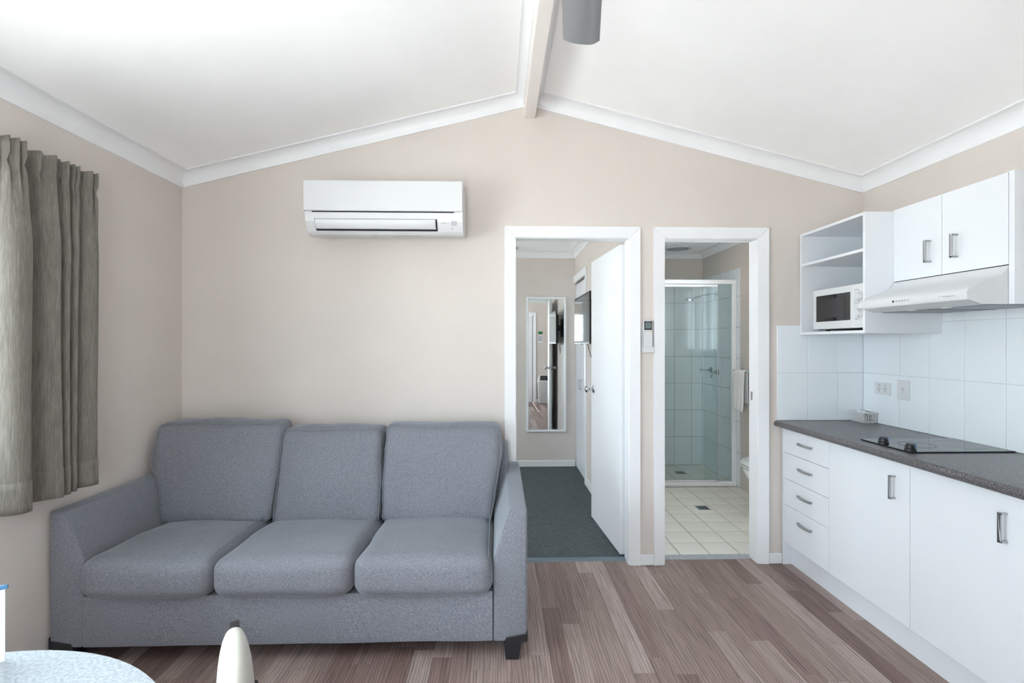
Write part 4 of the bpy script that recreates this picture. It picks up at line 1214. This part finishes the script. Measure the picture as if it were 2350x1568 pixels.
# ------------------------------------------------------------------ bathroom
ss = thing('shower_screen', (1.9, 4.75, 0), 'white framed clear glass shower screen with sliding door', 'shower screen')
S0, S1 = 1.475, 2.318
obj('top_rail', B(S0, S1, 4.73, 4.77, 1.972, 2.012), 'trim', ss, 0.003)
obj('bottom_rail', MB().prism([(4.725, 0.003), (4.722, 0.03), (4.73, 0.052), (4.775, 0.052), (4.775, 0.003)], 'x', S0, S1), 'trim', ss, 0.003)
obj('wall_post', B(S1 - 0.042, S1, 4.735, 4.77, 0.052, 1.972), 'trim', ss, 0.002)
obj('wall_post', B(S0, S0 + 0.03, 4.735, 4.77, 0.052, 1.972), 'trim', ss, 0.002)
dr = obj('door_rail', B(S0 + 0.03, 2.13, 4.722, 4.731, 1.942, 1.966), 'trim', ss, 0.002)
obj('door_rail', B(S0 + 0.03, 2.13, 4.721, 4.731, 0.056, 0.068), 'trim', ss, 0.001)
obj('glass_panel', B(S0 + 0.03, 2.125, 4.724, 4.729, 0.066, 1.944), 'shglass', ss)
obj('glass_panel', B(2.01, S1 - 0.042, 4.750, 4.755, 0.052, 1.972), 'shglass', ss)
obj('seal_strip', B(2.124, 2.130, 4.722, 4.731, 0.066, 1.944), 'sensor', ss)
obj('guide_block', B(2.11, 2.135, 4.715, 4.733, 0.05, 0.062), 'lgrey', ss)

sh = thing('overhead_shower', (XR - 0.01, 5.15, 1.91), 'chrome shower rose on a long arm in the shower', 'shower head')
wx = XR - 0.0105
obj('wall_flange', MB().lathe([(0.03, 0), (0.028, -0.006), (0.012, -0.012)], (wx, 5.16, 1.915), 'x', 20), 'chrome', sh, smooth=True)
obj('arm', MB().tube([(wx, 5.16, 1.915), (2.25, 5.158, 1.917), (2.15, 5.15, 1.896), (2.06, 5.14, 1.872)], 0.008, 10), 'chrome', sh, smooth=True)
obj('rose', MB().lathe([(0.042, -0.026), (0.044, -0.020), (0.044, -0.004), (0.036, 0.004), (0.012, 0.012)], (2.01, 5.13, 1.862), 'z', 24), 'chrome', sh, smooth=True)
def tap(y, z, lever, label):
    r = thing('shower_tap', (wx, y, z), label, 'tap')
    obj('flange', MB().lathe([(0.034, 0), (0.034, -0.004), (0.022, -0.010), (0.018, -0.03)], (wx, y, z), 'x', 20), 'chrome', r, smooth=True)
    obj('lever', MB().tube(lever, [0.010] + [0.007] * (len(lever) - 1), 10), 'chrome', r, smooth=True)
tap(5.14, 1.092, [(wx - 0.02, 5.14, 1.092), (wx - 0.05, 5.14, 1.09), (wx - 0.06, 5.15, 1.06), (wx - 0.065, 5.155, 1.025)], 'chrome shower mixer with its lever hanging down')
tap(5.30, 1.104, [(wx - 0.02, 5.30, 1.104), (wx - 0.06, 5.30, 1.102), (wx - 0.13, 5.30, 1.105)], 'chrome tap with long level lever deeper in the shower')

tr_ = thing('towel_rail', (XR - 0.07, 4.35, 1.13), 'chrome towel rail on the bathroom side wall', 'towel rail')
obj('bar', MB().tube([(XR - 0.075, 4.00, 1.135), (XR - 0.075, 4.66, 1.135)], 0.008, 10), 'chrome', tr_, smooth=True)
for yy in (4.02, 4.64):
    obj('bracket', MB().lathe([(0.02, 0), (0.02, -0.006), (0.009, -0.01), (0.009, -0.082)], (XR, yy, 1.135), 'x', 14), 'chrome', tr_, smooth=True)
def towel(y0, y1, zb_f, zb_b, label, seed):
    xr = XR - 0.075
    rows = []
    path = [(xr - 0.030, zb_f)] + [(xr - 0.026 + 0.010 * k / 10, zb_f + (1.13 - zb_f) * k / 10) for k in range(1, 11)]
    path += [(xr - 0.009, 1.143), (xr, 1.147), (xr + 0.009, 1.143)] + [(xr + 0.012 + 0.004 * k / 10, 1.13 - (1.13 - zb_b) * k / 10) for k in range(11)]
    for i, (px, pz) in enumerate(path):
        row = []
        for k in range(17):
            u = k / 16
            d = (1.14 - pz)
            yy = y0 + (y1 - y0) * u + 0.03 * d * (0.5 - u) - 0.02 * d
            front = i <= 10
            xx = px + (-1 if front else 1) * abs(0.020 * d * math.sin(u * 9 + seed)) * 1.2
            row.append((xx, yy, pz + 0.006 * math.sin(u * 5 + seed) * (1 if i in (0, len(path) - 1) else 0)))
        rows.append(row)
    o = obj('towel', MB().sheet(rows), 'towel', smooth=True, label=label, cat='towel', group='towels on the rail')
    s_ = o.modifiers.new('thickness', 'SOLIDIFY'); s_.thickness = 0.005; s_.offset = 0
towel(4.42, 4.625, 0.765, 0.84, 'white towel folded over the rail nearest the shower', 0.4)
towel(4.05, 4.30, 0.74, 0.80, 'white towel on the rail partly hidden by the bathroom door frame', 1.7)

# toilet, facing the shower, cistern against the doorway wall
to = thing('toilet', (2.135, 3.7, 0.003), 'white toilet partly hidden behind the bathroom door frame', 'toilet')
tc = (2.135, 3.85)
def oval(sx, sy, cy, z, n=32): return [(tc[0] + sx * math.cos(2 * PI * k / n), cy + sy * math.sin(2 * PI * k / n), z) for k in range(n)]
def loft(rings):
    mb = MB(); n = len(rings[0]); vs = [p for r_ in rings for p in r_]; fs = [tuple(range(n))[::-1], tuple((len(rings) - 1) * n + k for k in range(n))]
    for i in range(len(rings) - 1):
        for k in range(n):
            l = (k + 1) % n; fs.append((i * n + k, i * n + l, (i + 1) * n + l, (i + 1) * n + k))
    return mb.add(vs, fs)
obj('bowl', loft([oval(0.115, 0.20, 3.72, 0.0035), oval(0.112, 0.195, 3.72, 0.02), oval(0.095, 0.17, 3.70, 0.06), oval(0.090, 0.16, 3.70, 0.14), oval(0.105, 0.17, 3.73, 0.22), oval(0.15, 0.21, 3.81, 0.31), oval(0.172, 0.238, 3.84, 0.37), oval(0.175, 0.242, 3.845, 0.395)]), 'ceramic', to, smooth=True)
obj('seat', loft([oval(0.178, 0.238, 3.85, 0.40), oval(0.184, 0.244, 3.85, 0.405), oval(0.184, 0.244, 3.85, 0.415), oval(0.178, 0.24, 3.85, 0.42)]), 'plasticw', to, smooth=True)
obj('lid', loft([oval(0.18, 0.24, 3.85, 0.423), oval(0.183, 0.243, 3.85, 0.43), oval(0.17, 0.23, 3.85, 0.444), oval(0.12, 0.18, 3.85, 0.451)]), 'plasticw', to, smooth=True)
obj('cistern', B(1.95, 2.32, 3.195, 3.38, 0.40, 0.79), 'ceramic', to, 0.02, 3)
obj('cistern_lid', B(1.94, 2.325, 3.19, 3.39, 0.79, 0.82), 'ceramic', to, 0.006, 2)
obj('floor_bracket', B(2.02, 2.25, 3.38, 3.60, 0.0035, 0.40), 'ceramic', to, 0.03, 3)

ex = thing('exhaust_fan', (1.93, 5.25, 2.40), 'round white exhaust grille on the bathroom ceiling', 'exhaust fan')
obj('rim', MB().ring((1.93, 5.25), 0.115, 0.15, 2.405, 2.4248), 'plasticw', ex, 0.004, smooth=True)
for k in range(5):
    obj('grille_ring', MB().ring((1.93, 5.25), 0.018 + k * 0.02, 0.030 + k * 0.02, 2.407, 2.412, 40), 'sensor', ex)
obj('hub_plate', MB().lathe([(0.012, 0), (0.116, 0.004)], (1.93, 5.25, 2.4145), 'z', 32), 'darkgap', ex)
def waste(cx, cy, z, label):
    r = thing('floor_waste', (cx, cy, z), label, 'drain')
    h = 0.05
    for (a, b, c, d) in ((-h, h, -h, -h + 0.01), (-h, h, h - 0.01, h), (-h, -h + 0.01, -h + 0.01, h - 0.01), (h - 0.01, h, -h + 0.01, h - 0.01)):
        obj('frame_bar', B(cx + a, cx + b, cy + c, cy + d, z, z + 0.003), 'brushed', r)
    obj('pan', B(cx - h + 0.01, cx + h - 0.01, cy - h + 0.01, cy + h - 0.01, z, z + 0.0008), 'darkgap', r)
    for k in range(5):
        u = -h + 0.018 + k * 0.016
        obj('grate_bar', B(cx + u, cx + u + 0.006, cy - h + 0.01, cy + h - 0.01, z + 0.0008, z + 0.0025), 'brushed', r)
waste(1.728, 4.115, 0.0031, 'square steel floor drain in the bathroom tiles')
waste(1.945, 5.21, 0.0121, 'square steel floor drain inside the shower')

# ------------------------------------------------------------------ things seen in the mirror, behind the viewpoint
sg_ = thing('exit_sign', (1.005, YR, 1.61), 'small green sign on the rear wall seen in the mirror', 'sign')
obj('board', B(0.955, 1.055, YR, YR + 0.004, 1.61, 1.675), 'green', sg_, 0.001)
nt = thing('wall_notice', (1.0, YR, 1.41), 'framed printed notice below the green sign in the mirror', 'notice')
obj('frame', B(0.945, 1.065, YR, YR + 0.004, 1.41, 1.575), 'trim', nt, 0.001)
obj('sheet', B(0.952, 1.058, YR + 0.004, YR + 0.005, 1.44, 1.568), 'sensor', nt)
bn = thing('bin', (1.07, -0.40, 0), 'white swing-top bin standing by the rear wall in the mirror', 'bin')
obj('body', MB().add([(0.95, -0.5, 0), (1.17, -0.5, 0), (1.17, -0.28, 0), (0.95, -0.28, 0), (0.925, -0.53, 0.50), (1.195, -0.53, 0.50), (1.195, -0.25, 0.50), (0.925, -0.25, 0.50)], [(0, 3, 2, 1), (4, 5, 6, 7), (0, 1, 5, 4), (1, 2, 6, 5), (2, 3, 7, 6), (3, 0, 4, 7)]), 'plasticw', bn, 0.01, 2)
obj('lid', MB().add([(0.915, -0.54, 0.50), (1.205, -0.54, 0.50), (1.205, -0.24, 0.50), (0.915, -0.24, 0.50), (0.95, -0.43, 0.65), (1.17, -0.43, 0.65), (1.17, -0.35, 0.65), (0.95, -0.35, 0.65)], [(0, 3, 2, 1), (4, 5, 6, 7), (0, 1, 5, 4), (1, 2, 6, 5), (2, 3, 7, 6), (3, 0, 4, 7)]), 'plasticw', bn, 0.008, 2)
obj('swing_flap', MB().add([(0.965, -0.268, 0.54), (1.155, -0.268, 0.54), (1.14, -0.338, 0.635), (0.98, -0.338, 0.635), (0.965, -0.258, 0.545), (1.155, -0.258, 0.545), (1.14, -0.330, 0.642), (0.98, -0.330, 0.642)], [(0, 3, 2, 1), (4, 5, 6, 7), (0, 1, 5, 4), (1, 2, 6, 5), (2, 3, 7, 6), (3, 0, 4, 7)]), 'black', bn)
